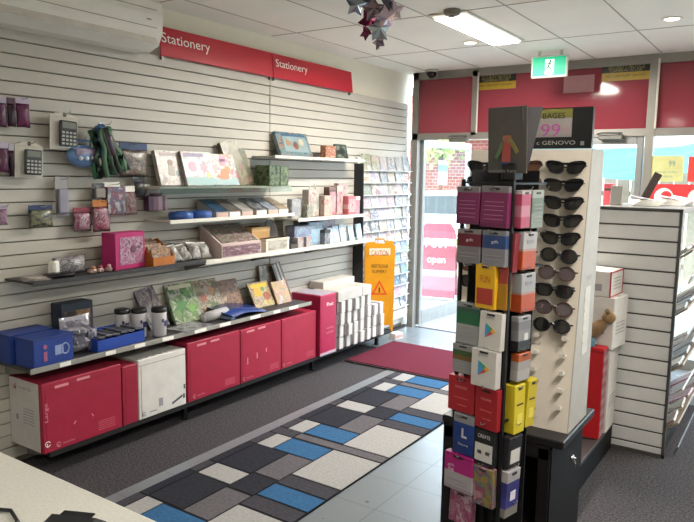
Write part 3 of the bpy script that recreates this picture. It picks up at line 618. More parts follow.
# --- top clear shelf
book('picture_book', 'blue picture book leaning on the highest clear shelf', 'book', SX+.10, 4.25, 1.75, .40, .20, .03, prt(['41708c', '8fa3a0', '6a8f9e', 'b79d86', '3a5f7c'], 5), -22, art=[('r', .02, .10, .30, .13, 0, '7d8f92'), ('o', -.07, .11, .03, 'b08a6a'), ('o', .02, .09, .035, '9a5f48'), ('o', .10, .12, .03, 'c2b49a'), ('r', .02, .175, .3, .02, 0, '33566e')])
pbox('small_box', 'small orange box next to the blue picture book', 'box', SX+.12, 4.66, 1.745, .15, .06, .11, prt(['c98a63', 'a8583c', 'e0c3a0'], 5), panel=prt(['d8a27c', 'b9644a', 'e9d5ba'], 4))
book('photo_frame', 'dark photo frame on the highest shelf above the greeting cards', 'frame', SX+.12, 4.87, 1.748, .17, .13, .02, prt(['26302f', '3e4a44', '8fa08f'], 4), -14)
# --- picture book shelf
book('picture_book', 'white picture book with figures, leftmost on the book shelf', 'book', SX+.11, 2.97, 1.527, .22, .23, .03, prt(['dcd8d2', 'b9a79a', 'e6e3de', '8a7468'], 5), -16, art=[('o', 0, .15, .022, '7a5a48'), ('r', 0, .10, .05, .07, 8, '8f8378'), ('o', .05, .08, .02, '5d6a70'), ('r', 0, .205, .14, .022, 0, '9a8a86')])
book('picture_book', 'pink and teal picture book leaning second on the book shelf', 'book', SX+.15, 3.18, 1.527, .26, .235, .02, prt(['d6c3c6', 'a9c1c0', 'e2dad8', 'b98f9c', '86a5ac'], 5), -18, art=[('r', 0, .03, .25, .055, 0, '6f9a9c'), ('o', -.05, .13, .035, 'b98aa2'), ('s', .05, .12, .05, 'a8687c'), ('r', -.02, .21, .17, .024, 0, '5c5578'), ('o', .08, .07, .02, 'c9b06a')])
book('picture_book', 'white picture book with an orange animal on its cover', 'book', SX+.15, 3.42, 1.527, .23, .225, .02, prt(['dcd6d2', 'd0895a', 'a8bdbd', 'e6e2df', 'c56a7a'], 4), -18, art=[('r', 0, .025, .22, .045, 0, '84a3a6'), ('o', -.01, .08, .04, 'b8642c'), ('o', .03, .115, .025, 'c27438'), ('r', -.055, .06, .05, .02, 30, 'a85a28'), ('o', 0, .18, .035, 'b57a9a'), ('r', 0, .18, .05, .02, 0, '5a3f6a')])
book('book', 'tall green and brown book leaning sideways on the book shelf', 'book', SX+.11, 3.60, 1.525, .16, .33, .03, prt(['5c4a3a', '6f7f58', '98845c', '3e4a32', 'a9604a'], 5), -14, roll=-12)
book('book', 'second green patterned book behind the tall green book', 'book', SX+.07, 3.72, 1.525, .14, .27, .025, prt(['5f6f4c', '8a8460', '3f4a34', 'b09a78'], 5), -12, roll=-14)
pbox('card_set', 'dark green pack of card sets on the end of the book shelf', 'box', SX+.13, 3.87, 1.527, .12, .14, .15, prt(['3a5238', '5f7a52', '8a9a78', '2b3d2a'], 5))
pbox('card_set', 'dark green pack at the very end of the book shelf', 'box', SX+.13, 3.985, 1.527, .10, .14, .145, prt(['3a5238', '6a7f56', '8a9a78', '2b3d2a'], 5, key='b'))
# --- tape roll shelf
for y, lb in ((2.985, 'left one of the two blue tape rolls'), (3.15, 'blue tape roll closer to the card boxes')):
    t = T('tape_roll', lb, 'tape', (SX+.16, y, 1.316), rot=(0, 0, 90))
    MB().lathe([(.03, 0), (.075, 0), (.08, .012), (.08, .035), (.07, .048), (.03, .048)], n=28).build('tape', mat('32569c', .3, coat=.3), t, True)
    MB().lathe([(.02, .0), (.03, .0), (.03, .052), (.02, .052)], n=24).build('core', mat('20386a', .4), t, True)
lbs = ['slanted blue and black card box beside the tape rolls', 'slanted grey card box, second beside the tape rolls', 'slanted white photo box in the middle of the tape shelf', 'slanted navy card box right of the middle of the tape shelf', 'slanted pale blue box on the tape shelf', 'slanted tan box at the end of the tape shelf']
for k, (y, cc) in enumerate(((3.30, ['2c3c50', '4a7aa0', '1e262e']), (3.42, ['6f6a66', '8a8580', '55504c']), (3.55, ['b5b2ad', 'd9d6d0', '7d7a76']), (3.70, ['2e3544', '6a7486', 'b9b6b2']), (3.83, ['7f93b0', 'b9c3d0', '5c6f8e']), (3.95, ['b39a80', 'cbb8a0', '8f7a64']))):
    t = T('card_box', lbs[k], 'box', (SX+.13, y, 1.316), rot=(0, 0, 90), group='slanted card boxes on the tape shelf')
    MB().prism([(-.09, 0), (.09, 0), (.09, .115), (-.09, .035)], .115, (0, 0, 0), (0, 0, 90)).build('body', mat('a39c94', .6), t)
    MB().box((.108, .19, .004), (0, .0, .078), rot=(24, 0, 0)).build('printed_top', prt(cc, 4), t)
    MB().box((.1, .002, .028), (0, -.0915, .017)).build('front_label', PAPER if k % 2 else mat('c8a9a0', .6), t)
# --- pink shelf
PK = ['c9838a', 'e0aaae', 'f0d2d0', 'b5606c']
pbox('card_pack', 'white card pack, leftmost on the pink pack shelf', 'pack', SX+.13, 4.19, 1.27, .12, .05, .15, prt(['c9c4c0', 'a9b0b8', 'e2ded9'], 4), panel=prt(['b3b8c2', 'dcd8d4'], 3))
pbox('gift_pack', 'small green grey pack in front of the tall white gift pack', 'pack', SX+.18, 4.30, 1.27, .07, .05, .10, prt(['9a9c88', 'c6c2b4', '6d7060'], 4))
t = T('gift_bottle', 'tall white gift bag with bow handles on the pink pack shelf', 'bag', (SX+.12, 4.42, 1.27), rot=(0, 0, 90))
MB().box((.14, .07, .22), (0, 0, .11), .004).build('bag_body', prt(['dcd8d0', 'b9b1a6', 'ece9e2', 'c79a94'], 4), t)
MB().tube([(-.04, -.02, .22), (-.03, -.02, .28), (.03, -.02, .28), (.04, -.02, .22)], .005).build('handle', mat('e8e4da', .5), t, True); MB().ball(.02, (0, -.03, .2), (1.6, .6, .8)).build('bow', mat('d6b4b0', .5), t, True)
pbox('gift_pack', 'beige pack with pink label beside the white gift bag', 'pack', SX+.17, 4.56, 1.27, .11, .06, .17, prt(['d3b9a9', 'e9d8c8', 'c98f8c'], 4))
pbox('gift_pack', 'brown topped pink gift pack on the pink pack shelf', 'pack', SX+.12, 4.69, 1.27, .10, .06, .24, bands(['cf8a90', 'e6b8b8', '6a4a44', '8a6a60'], [0, .45, .7, .9]), panel=prt(['d9979c', 'eccaca'], 3))
pbox('gift_pack', 'tall rose gift pack right of the brown topped pack', 'pack', SX+.12, 4.80, 1.27, .09, .06, .25, prt(PK, 4), lid=mat('b9a79f', .5))
pbox('gift_pack', 'wide pink gift pack with white label, shelf end', 'pack', SX+.17, 4.92, 1.27, .12, .06, .16, bands(['d9757f', 'f0c0c0', 'dc7f88'], [0, .3, .55]), panel=prt(['e6a0a4', 'f5dcda', 'd46f7a'], 4))
pbox('gift_pack', 'pink box at the very end, against the black rack side', 'pack', SX+.16, 5.02, 1.27, .075, .06, .155, mat('d87a84', .45), lid=mat('eec4c4', .5))
pbox('gift_pack', 'grey pink pack standing behind the wide pink gift pack', 'pack', SX+.07, 4.93, 1.27, .15, .05, .27, prt(['c7b5b0', 'dcccc6', 'b58f8c'], 4))
# --- dark middle shelf
t = T('paper_pad', 'loose pale papers at the near end of the dark shelf', 'papers', (SX+.17, 1.97, 1.046), rot=(0, 0, 78))
b = MB(); [b.box((.13, .1, .003), (.004*k, .003*k, .002+.004*k), rot=(0, 0, 7*k-8)) for k in range(4)]; b.build('sheets', mat('aaa19a', .7), t)
t = T('sunglass_case', 'flat black glossy case on the near end of the dark shelf', 'case', (SX+.2, 2.09, 1.046), rot=(0, 0, 82)); MB().box((.15, .07, .028), (0, 0, .014), .012, seg=3).build('shell', mat('17151a', .25), t, True); MB().box((.15, .071, .002), (0, 0, .016)).build('seam', mat('3a363e', .4), t)
t = T('ribbon_pack', 'white pack with navy print on the dark shelf', 'pack', (SX+.14, 2.19, 1.046), rot=(0, 0, 96)); MB().pouch(.22, .10, .10, (0, 0, .052), seed=21).build('bag', prt(['d9d6d6', '2a2a44', 'efeceb', '5a4a5c', 'dcd8d8'], 5), t, True); MB().box((.04, .06, .085), (-.1, 0, .045), .01).build('end_label', PAPER, t)
for k, (y, c1) in enumerate(((2.29, 'b98a6a'), (2.34, 'a8505e'), (2.40, 'c9959c'))):
    t = T('small_toy', ['tan', 'dark pink', 'light pink'][k]+' small trinket lying in front of the pink box', 'trinket', (SX+.2, y, 1.046), rot=(0, 0, 90+20*k)); MB().box((.05, .035, .025), (0, 0, .0125), .009, seg=2).build('body', prt([c1, 'd9c3b4', '8a4a52'], 4), t, True); MB().ball(.012, (.01, 0, .03)).build('knob', mat(c1, .4), t, True)
t = T('pink_box', 'square pink box with a patterned window on the dark shelf', 'box', (SX+.15, 2.545, 1.046), rot=(0, 0, 97))
MB().box((.235, .11, .215), (0, 0, .1075), .003).build('body', mat('b02468', .45), t); MB().box((.185, .002, .16), (.008, -.056, .108)).build('window_panel', prt(['d58db0', 'b8608f', 'e6c3d4', '8a4a70'], 7), t)
MB().cyl(.022, .003, (.02, -.058, .115), (90, 0, 0), n=20).build('round_motif', mat('6a4a5c', .4), t)
t = T('display_tray', 'orange cardboard display tray with sloping sides', 'tray', (SX+.15, 2.76, 1.046), rot=(0, 0, 92))
b = MB()
for s_ in (-1, 1): b.prism([(-.10, 0), (.09, 0), (.09, .14), (.05, .155), (-.10, .055)], .003, (s_*.085, 0, 0), (0, 0, 90))
b.box((.17, .003, .055), (0, -.10, .0275)); b.box((.17, .003, .14), (0, .09, .07)); b.box((.17, .19, .003), (0, -.005, .002)); b.build('tray', mat('b06a2c', .55), t)
b = MB(); [b.box((.14, .018, .09), (0, -.07+.035*k, .06+.012*k), .004, (-14, 0, 3*k-6)) for k in range(5)]; b.build('packets', prt(['a9713c', 'd0b08a', '8a4a2c', 'c9c0b4'], 5), t)
rn = random.Random(4)
for k in range(7):
    t = T('white_packet', ['white crumpled packet next to the orange tray, front row', 'white crumpled packet second from the orange tray, front row', 'white crumpled packet third from the orange tray, front row', 'white crumpled packet furthest from the orange tray, front row', 'white packet with red marks nearest the orange tray, rear row', 'white packet in the middle of the rear row of packets', 'white packet with red marks at the far end, rear row'][k], 'packet', (SX+(.19 if k < 4 else .10), 2.925+.085*(k if k < 4 else k-3.6), 1.05), rot=(-38+rn.uniform(-5, 5), rn.uniform(-10, 10), 90+rn.uniform(-12, 12)), group='white packets heaped on the middle shelf')
    MB().pouch(.095, .06, .125, (0, 0, .06), seed=30+k, wob=.3).build('bag', prt(['cfccc8', '9a9896', 'e4e2de', 'b9b6b2'] + (['b04a58'] if k in (4, 6) else []), 5, key=k), t, True); MB().box((.092, .003, .012), (0, 0, .122)).build('seal', mat('dedbd6', .5), t)
# --- pale middle shelf
t = T('display_box', 'sloping display box of green patterned packs on the pale shelf', 'display box', (SX+.13, 3.47, 1.039), rot=(0, 0, 90))
MB().prism([(-.11, 0), (.1, 0), (.1, .215), (-.11, .09)], .40, (0, 0, 0), (0, 0, 90)).build('body', mat('b9a7a4', .6), t)
MB().box((.36, .22, .006), (0, .0, .157), rot=(30, 0, 0)).build('packs', prt(['8a8f78', 'b7b0a4', '5f6b4e', 'a9707a', 'd3cfc6'], 9), t); MB().box((.38, .003, .07), (0, -.111, .045)).build('front_panel', prt(['b78a92', '7a4a55', 'd5b9bb'], 6), t)
pbox('file_box', 'tan cardboard box beside the green display box', 'box', SX+.1, 3.76, 1.039, .2, .12, .185, mat('b08a55', .6), lid=mat('bd9a66', .6))
pbox('dispenser_box', 'white box with dark ends standing at the shelf front', 'box', SX+.20, 3.86, 1.039, .27, .08, .10, mat('d6d0c4', .5), lid=mat('c9c2b2', .5), panel=prt(['d9d2c2', 'e6e0d4', 'b9ae9a'], 3))
pbox('ink_box', 'small black box beside the white dispenser box', 'box', SX+.215, 4.05, 1.039, .1, .06, .045, mat('2a2724', .5), panel=mat('4a4540', .5))
for y, c1, lb in ((3.95, '57504a', 'dark upright tag with arched top behind the white dispenser box'), (4.17, 'c6bba6', 'beige upright tag with arched top on the pale shelf')):
    t = T('arched_tag', lb, 'tag', (SX+.12, y, 1.04), rot=(-10, 0, 90)); hp = .235
    MB().prism([(-.065, 0), (.065, 0), (.065, hp*.68)] + [(.065*math.cos(a), hp*.68+.07*math.sin(a)) for a in [PI*k/8 for k in range(1, 8)]] + [(-.065, hp*.68)], .012).build('card', mat(c1, .5), t); MB().box((.09, .002, .05), (0, -.007, .06)).build('label_panel', mat('d9d2c4', .6), t)
pbox('blue_pack', 'lilac blue boxed pack on the pale middle shelf', 'pack', SX+.15, 4.22, 1.039, .22, .1, .17, prt(['8f97b8', 'b3bccf', '767fa6', 'cdd5e0'], 4), panel=prt(['a8c4dc', '8a94b8'], 3))
pbox('blue_pack', 'bright sky blue boxed pack right of the lilac pack', 'pack', SX+.13, 4.42, 1.039, .2, .09, .19, prt(['7fb0d6', 'a9d0ea', '94a3c8', 'dbe8f0'], 4), panel=prt(['9cc8e6', 'c9e2f0'], 3))
pbox('blue_pack', 'pale violet boxed pack behind the white cards', 'pack', SX+.08, 4.66, 1.039, .26, .06, .21, prt(['b7b3cc', 'cfd3e2', '9fa6c6', 'd8c9d8'], 5))
for y, lb in ((4.13, 'small white cup pack at the shelf front beside the black box'), (4.24, 'small white pack between the blue packs at the shelf front')):
    pbox('white_pack', lb, 'pack', SX+.22, y, 1.039, .075, .05, .085, prt(['dcd9d6', 'b98a8a', 'efece8', '8f94a8'], 5))
pbox('grey_pack', 'small dark grey bottle pack between the blue packs', 'pack', SX+.2, 4.52, 1.039, .08, .05, .12, prt(['5a5c66', '8a8c96', 'b9b9c0'], 4), lid=mat('3c3d44', .5))
for k, y in enumerate((4.63, 4.72, 4.82, 4.95, 5.08)):
    book('card_stack', '%s pale blue card along the end of the pale shelf, counting towards the rack' % ORD[k], 'card', SX+.18, y, 1.039, .085, .13+.01*(k % 3), .012, prt(['c6dcec', 'e2ecf2', '9fc0da'], 4, key=k), -12, 90, 'pale blue cards on the pale shelf')

# --- bottom shelf
def mugbox(x, y, z, label, rz=90, s=1.0, win=True, d=.15):
    t = T('mug_box', label, 'box', (x, y, z), rz)
    MB().box((.23*s, d, .145*s), (0, 0, .0725*s), .003).build('body', mat('233c86', .45), t)
    MB().box((.232*s, d+.002, .012), (0, 0, .139*s), .002).build('lid', mat('1d326f', .45), t)
    if win:
        b = MB(); b.tube([(.065*s+.022*math.cos(a), -d/2-.002, .07*s+.028*math.sin(a)) for a in [2*PI*k/14 for k in range(14)]], .004, 6, closed=True); b.box((.05, .002, .05), (.03*s, -d/2-.001, .07*s)); b.build('mug_picture', mat('8f9cc4', .5), t)
        b = MB(); b.cyl(.012, .002, (-.05*s, -d/2-.001, .1*s), (90, 0, 0), n=14); b.box((.02, .002, .05), (-.05*s, -d/2-.001, .05*s)); b.build('badge', mat('9a5a78', .5), t)
mugbox(SX+.238, 1.965, .616, 'blue mug box with a mug picture at the front of the near shelf end', 94, 1.02)
mugbox(SX+.08, 1.945, .616, 'plain blue box behind the mug box at the near shelf end', 90, 1.06, False)
t = T('plastic_bag', 'crumpled clear plastic bag beside the blue mug box', 'bag', (SX+.2, 2.17, .616), 95); MB().pouch(.20, .10, .21, (0, 0, .105), seed=41, wob=.45, n=13).build('bag', mat('a3a1ab', .25, coat=.3), t, False); MB().pouch(.07, .03, .13, (.08, -.04, .07), seed=42).build('printed_strip', prt(['8f94ac', '4a4f78', 'c9c6cf'], 5), t, True)
pbox('gift_box', 'dark box with a tan picture behind the plastic bag', 'box', SX+.062, 2.25, .616, .2, .10, .26, mat('2c3645', .5), panel=prt(['8a6a48', 'b3895a', '4a3a30', '2c2a2c'], 3))
t = T('card_tray', 'low blue tray with dark packets on the bottom shelf', 'tray', (SX+.2, 2.405, .616), rot=(0, 0, 92))
b = MB(); b.box((.33, .003, .065), (0, -.09, .0325)); b.box((.33, .003, .09), (0, .09, .045)); b.box((.003, .18, .075), (-.165, 0, .0375)); b.box((.003, .18, .075), (.165, 0, .0375)); b.box((.33, .18, .003), (0, 0, .002)); b.build('tray', mat('2747a0', .45), t)
b = MB(); [b.box((.05, .16, .012), (-.13+.052*k, 0, .075+.004*(k % 2)), .002, (0, 8, 0)) for k in range(6)]; b.build('packets', prt(['4a4f60', '7a7f92', '2d3348', 'a9a8b0'], 5), t)
for k, (x, y, lb) in enumerate(((SX+.12, 2.545, 'white mug canister with black lid, rearmost of the three'), (SX+.18, 2.62, 'white mug canister with black lid, middle of the three'), (SX+.25, 2.715, 'white mug canister with black lid, front one by the magazine'))):
    t = T('mug_canister', lb, 'canister', (x, y, .616), 90+10*k, 'black lidded canisters')
    MB().lathe([(.038, 0), (.042, .004), (.045, .145), (.045, .15)], n=28).build('cup', mat('cfccd0', .35), t, True); MB().lathe([(.046, .15), (.048, .155), (.046, .175), (.038, .18)], n=28).build('lid', mat('1d1c1f', .35), t, True)
    b = MB(); b.box((.03, .002, .035), (0, -.0445, .08), .0005); b.box((.012, .002, .02), (.024, -.039, .06), rot=(0, 0, 30)); b.box((.012, .002, .02), (-.024, -.039, .1), rot=(0, 0, -30)); b.build('printed_emblem', mat('3a3d66', .5), t)
book('puzzle_book', 'navy patterned puzzle book leaning beside the canisters', 'book', SX+.11, 2.84, .616, .15, .28, .02, prt(['383a52', '8a7f8c', '5c4a5c', 'b9a9a6', '2a2c40'], 5), -24, roll=-10)
t = T('magazine', 'magazine lying flat at the front of the bottom shelf', 'magazine', (SX+.24, 2.97, .617), rot=(0, 0, 98)); MB().box((.26, .17, .008), (0, 0, .004), .001).build('cover', prt(['b3aebb', '7a7290', 'd6d3d8', '8f8a84', '4a4a5c'], 6), t); MB().box((.255, .166, .006), (.002, .002, .004)).build('pages', PAPER, t)
book('garden_book', 'white book with green leaf cover leaning on the bottom shelf', 'book', SX+.12, 3.08, .616, .24, .275, .02, prt(['c9c8b4', '5f8f4a', '8fae6a', 'd9d6c8', '3f6b3a'], 4), -24, art=[('s', -.03, .12, .085, '3f7034'), ('s', .05, .09, .06, '6c9848'), ('s', .04, .2, .05, '54843e'), ('r', 0, .25, .2, .025, 0, 'b9b49a')])
book('garden_book', 'beige floral book leaning beside the green leaf book', 'book', SX+.11, 3.31, .616, .24, .27, .02, prt(['b3a48a', '7a7a56', 'cbbfa8', '8f5f48', '5c6a48'], 5), -24, art=[('s', -.04, .14, .05, '94523a'), ('s', .05, .18, .045, 'a87850'), ('s', .03, .08, .05, '55683c')])
book('garden_book', 'rust brown book leaning behind the blue folder', 'book', SX+.10, 3.53, .616, .22, .24, .02, prt(['8a5a3e', 'b08a6a', '6a3f2e', 'c9b090'], 5), -24)
t = T('paper_roll', 'rolled pale grey paper lying in front of the leaf book', 'roll', (SX+.2, 3.24, .652), rot=(0, 0, 97)); MB().cyl(.034, .24, (0, 0, 0), (0, 90, 0), n=24).build('roll', mat('a5a3a5', .5), t, True); MB().cyl(.026, .244, (0, 0, 0), (0, 90, 0), n=20).build('inner_roll', mat('d9d7d8', .5), t, True)
t = T('folder', 'shiny navy blue folder lying curled on the bottom shelf', 'folder', (SX+.2, 3.47, .617), rot=(0, 0, 93))
b = MB(); N = 10; rows = []
for j in (0, 1):
    rows.append([[b.bm.verts.new((-.2+.4*i/N, -.11+.22*j, (.012+.018*math.sin(PI*i/N*1.3)+.035*j+s_ if i else .03+.035*j+s_))) for i in range(N+1)] for s_ in (0, .006)])
for i in range(N):
    b.bm.faces.new((rows[0][1][i], rows[0][1][i+1], rows[1][1][i+1], rows[1][1][i])); b.bm.faces.new((rows[0][0][i+1], rows[0][0][i], rows[1][0][i], rows[1][0][i+1]))
    for j in (0, 1): b.bm.faces.new((rows[j][0][i], rows[j][0][i+1], rows[j][1][i+1], rows[j][1][i]))
for i in (0, N): b.bm.faces.new((rows[0][0][i], rows[1][0][i], rows[1][1][i], rows[0][1][i]))
b.build('cover', mat('2a3f7c', .25, coat=.3), t, True); MB().box((.05, .2, .02), (-.17, 0, .012), .006, (0, 0, 3)).build('rolled_edge', mat('8fa0c0', .3), t)
book('magazine', 'yellow covered magazine leaning at the end of the bottom shelf', 'magazine', SX+.17, 3.80, .616, .22, .20, .012, prt(['d0b24a', 'e3d6a8', 'b0813a', 'c9c3b4', '8f6a3a'], 5), -28, art=[('o', -.03, .12, .04, 'c9921c'), ('o', .05, .08, .035, '8f4a28'), ('r', 0, .17, .18, .03, 0, 'c9a21c'), ('o', .03, .14, .02, '5a7a3a')])
book('magazine', 'white and pink magazine in front of the striped file', 'magazine', SX+.19, 4.00, .616, .17, .18, .012, prt(['d6cfc6', 'c98f8a', 'e0b25a', '9aa088'], 5), -24)
book('ring_file', 'striped file standing tilted at the far end of the bottom shelf', 'file', SX+.12, 4.12, .616, .10, .31, .03, bands(['5c4a42', 'b9b0a4', '3f3a38', 'c9bfae', '6a4a40'], [0, .2, .45, .6, .8], .4, 'X'), -14, roll=-14)
book('ring_file', 'brown magazine behind the striped file', 'magazine', SX+.06, 3.98, .616, .2, .29, .02, prt(['6f5a44', '96805f', '4a3f34', 'b09a78'], 5), -8)

# ================================================================== FLOOR: RUG AND MAT
RUGC = {'d': mat('2b2b32', .9, var=.25, scale=60, bump=.3, spec=.1), 'w': mat('989694', .9, var=.12, scale=70, bump=.3, spec=.1), 'g': mat('5c585c', .9, var=.15, scale=60, bump=.3, spec=.1), 'b': mat('345c82', .9, var=.15, scale=60, bump=.3, spec=.1), 'k': mat('1d1d21', .9, spec=.1), 'e': mat('3e3c42', .9, var=.2, scale=60, bump=.3, spec=.1)}
b = MB(); b.box((.822, 3.68, .006), (-2.235, 2.855, .0085), mt=RUGC['k'])
cells = [('e', -2.645, -2.465, -.045, .045), ('g', -2.455, -1.83, -.035, .035),
         ('e', -2.645, -2.585, .06, .24), ('w', -2.575, -2.46, .055, .24), ('b', -2.45, -2.158, .058, .235), ('w', -2.148, -1.83, .05, .44),
         ('d', -2.645, -2.585, .25, .57), ('d', -2.575, -2.335, .255, .565), ('g', -2.325, -2.158, .25, .54), ('e', -2.148, -1.83, .455, .565),
         ('e', -2.645, -2.585, .58, .65), ('w', -2.57, -2.335, .578, .65), ('d', -2.325, -2.158, .555, .65), ('b', -2.148, -1.83, .58, .65)]
for k in range(-2, 2):
    for sg in (1, -1):
        for c_, x0, x1, a0, a1 in cells:
            if a0 < 0 and sg < 0: continue
            ya, yb_ = sorted((3.14+1.30*k+sg*a0, 3.14+1.30*k+sg*a1)); ya = max(ya, 1.03); yb_ = min(yb_, 4.685)
            if yb_-ya < .01: continue
            b.box((x1-x0, yb_-ya, .003), ((x0+x1)/2, (ya+yb_)/2, .0125), mt=RUGC[c_])
o = b.build('runner_rug'); o['label'] = 'long runner rug of black, grey, white and blue blocks on the floor tiles'; o['category'] = 'rug'
t = T('door_mat', 'burgundy entrance mat lying in front of the open door', 'mat', (-2.255, 5.14, .0045))
MB().box((1.86, .86, .009), (0, 0, .0055), .003).build('backing', mat('2e2226', .9), t); MB().box((1.82, .82, .006), (0, 0, .0125)).build('pile', mat('5f2633', .95, var=.25, scale=120, bump=.6, spec=.05), t)

# ================================================================== COUNTER
t = T('shop_counter', 'cream service counter top at the bottom left of the view', 'counter', (-.9, .455, 0))
MB().box((1.75, .74, .035), (0, -.01, .9325), .008, seg=2).build('worktop', mat('c4c2ba', .4, var=.08, scale=160), t)
MB().box((1.65, .6, .9), (0, -.03, .46), .004).build('carcass', mat('8a8378', .6), t); MB().box((1.6, .5, .08), (0, -.03, .04)).build('kickboard', BLACK, t)
t = T('card_terminal', 'black payment terminal on the cream counter', 'terminal', (-1.01, .625, .951), 25)
MB().prism([(-.09, 0), (.085, 0), (.085, .03), (.05, .055), (-.09, .04)], .085, (0, 0, 0), (0, 0, 90)).build('body', mat('1f1f22', .4), t); MB().box((.06, .05, .003), (0, .045, .051), rot=(0, 0, 0)).build('screen', mat('101014', .15), t)
b = MB(); [b.box((.014, .012, .004), (-.02+.02*i, -.05+.018*j, .05), .002) for i in range(3) for j in range(4)]; b.build('keys', mat('55555c', .5), t)
t = T('cable', 'thin black cable curling on the cream counter', 'cable', (-1.2, .62, .951)); MB().tube([(-.15, -.03, .005), (-.08, .02, .006), (-.03, .045, .006), (.02, .03, .005), (.04, -.02, .005), (.02, -.1, .005), (-.04, -.16, .005)], .004, 8).build('lead', BLACK, t, True); MB().cyl(.008, .03, (-.15, -.03, .008), (0, 90, 0), n=12).build('plug', BLACK, t)

# ================================================================== SUNGLASSES TOWER
t = T('display_cabinet', 'black low cabinet with lock carrying the sunglasses tower', 'cabinet', (-.86, 2.48, 0))
BM_ = mat('151213', .6, spec=.15); b = MB()
b.box((.42, .02, .68), (.0, .2, .34)); b.box((.02, .40, .68), (-.2, 0, .34)); b.box((.02, .40, .68), (.2, 0, .34)); b.box((.38, .38, .02), (0, 0, .05)); b.build('carcass', BM_, t)
MB().box((.465, .42, .03), (.018, .0, .695), .004).build('top', mat('1d1b1c', .4), t)
b = MB(); b.box((.04, .02, .62), (.185, -.2, .36)); b.box((.04, .02, .62), (-.185, -.2, .36)); b.box((.40, .02, .05), (0, -.2, .655)); b.build('front_frame', mat('171415', .45), t)
MB().box((.37, .37, .015), (0, 0, .36)).build('inner_shelf', BM_, t)
b = MB(); b.cyl(.012, .012, (.214, .06, .55), (0, 90, 0), n=18); b.cyl(.005, .02, (.218, .06, .55), (0, 90, 0), n=10); b.build('lock', CHROME, t, True)
b = MB(); b.tube([(.222, .06, .548), (.226, .06, .53), (.223, .065, .51)], .003); b.build('key', CHROME, t)
def pl_y(z): return 2.355+(z-.71)*.10         # front face of the leaning tower panel
t = T('sunglasses_tower', 'cream sunglasses display tower with black price header', 'display stand', (0, 0, 0))
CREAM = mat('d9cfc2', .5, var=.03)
b = MB(); x0, x1 = -1.07, -.625; z0, z1 = .711, 1.722
vs = [b.bm.verts.new(p) for p in ((x0, pl_y(z0), z0), (x1, pl_y(z0), z0), (x1, pl_y(z1), z1), (x0, pl_y(z1), z1), (x0, pl_y(z0)+.012, z0), (x1, pl_y(z0)+.012, z0), (x1, pl_y(z1)+.012, z1), (x0, pl_y(z1)+.012, z1))]
for f in ((0, 1, 2, 3), (7, 6, 5, 4), (0, 4, 5, 1), (1, 5, 6, 2), (2, 6, 7, 3), (3, 7, 4, 0)): b.bm.faces.new([vs[i] for i in f])
b.build('front_panel', CREAM, t)
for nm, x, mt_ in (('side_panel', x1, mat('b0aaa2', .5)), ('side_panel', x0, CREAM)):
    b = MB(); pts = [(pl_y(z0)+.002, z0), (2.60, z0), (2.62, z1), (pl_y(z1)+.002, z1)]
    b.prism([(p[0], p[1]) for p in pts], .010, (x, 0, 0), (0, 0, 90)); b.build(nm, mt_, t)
MB().box((.425, .01, z1-z0), ((x0+x1)/2, 2.60, (z0+z1)/2), rot=(0, 0, 0)).build('back_panel', CREAM, t)
hd = MB().box((.385, .03, .145), (-.822, pl_y(1.79)+.02, 1.797), .003).build('header_board', mat('131316', .35), t)
pc = MB().box((.15, .003, .10), (-.775, pl_y(1.79)+.0035, 1.815)); pc = pc.build('price_card', bands(['b9b0ae', 'c6bcb8', '9f9a4a'], [0, .12, .68]), t)
text(pc, 'BAGES', (.08, .02), (-.765, pl_y(1.79)+.0015, 1.841), INK); text(pc, '99', (.07, .045), (-.775, pl_y(1.79)+.0015, 1.79), mat('b0559a', .5)); text(pc, 'ea', (.03, .016), (-.722, pl_y(1.79)+.0015, 1.79), mat('b08aa0', .5))
text(t, 'c GENOVO', (.14, .014), (-.755, pl_y(1.79)+.0045, 1.745), mat('a9a7a6', .5))
cl = MB().box((.012, .004, .014), (-.66, pl_y(1.79)+.002, 1.742)).build('clip', ALU, t)
PEG = mat('d6d0c8', .3)
for cx in (-.705, -.86, -1.0):
    for k in range(5):
        z = .80+.062*k
        for s_ in (-1, 1):
            b = MB(); b.prism([(0, -.003), (-.03, -.003), (-.03, .014), (-.024, .014), (-.024, .004), (0, .004)], .016, (cx+s_*.05, pl_y(z)+.001, z), (0, 0, 90)); b.build('peg', PEG, t)
b = MB()
for k in range(5): b.box((.003, .06, .012), (x1+.007, 2.50, 1.02+.04*k))
b.box((.002, .075, .25), (x1+.006, 2.505, 1.10)); b.build('size_label', mat('cfc9c0', .5), t)
text(t, 'UV 400', (.06, .016), (x1+.0075, 2.505, 1.26), mat('9a7f8c', .5), rot=(90, 0, 90))
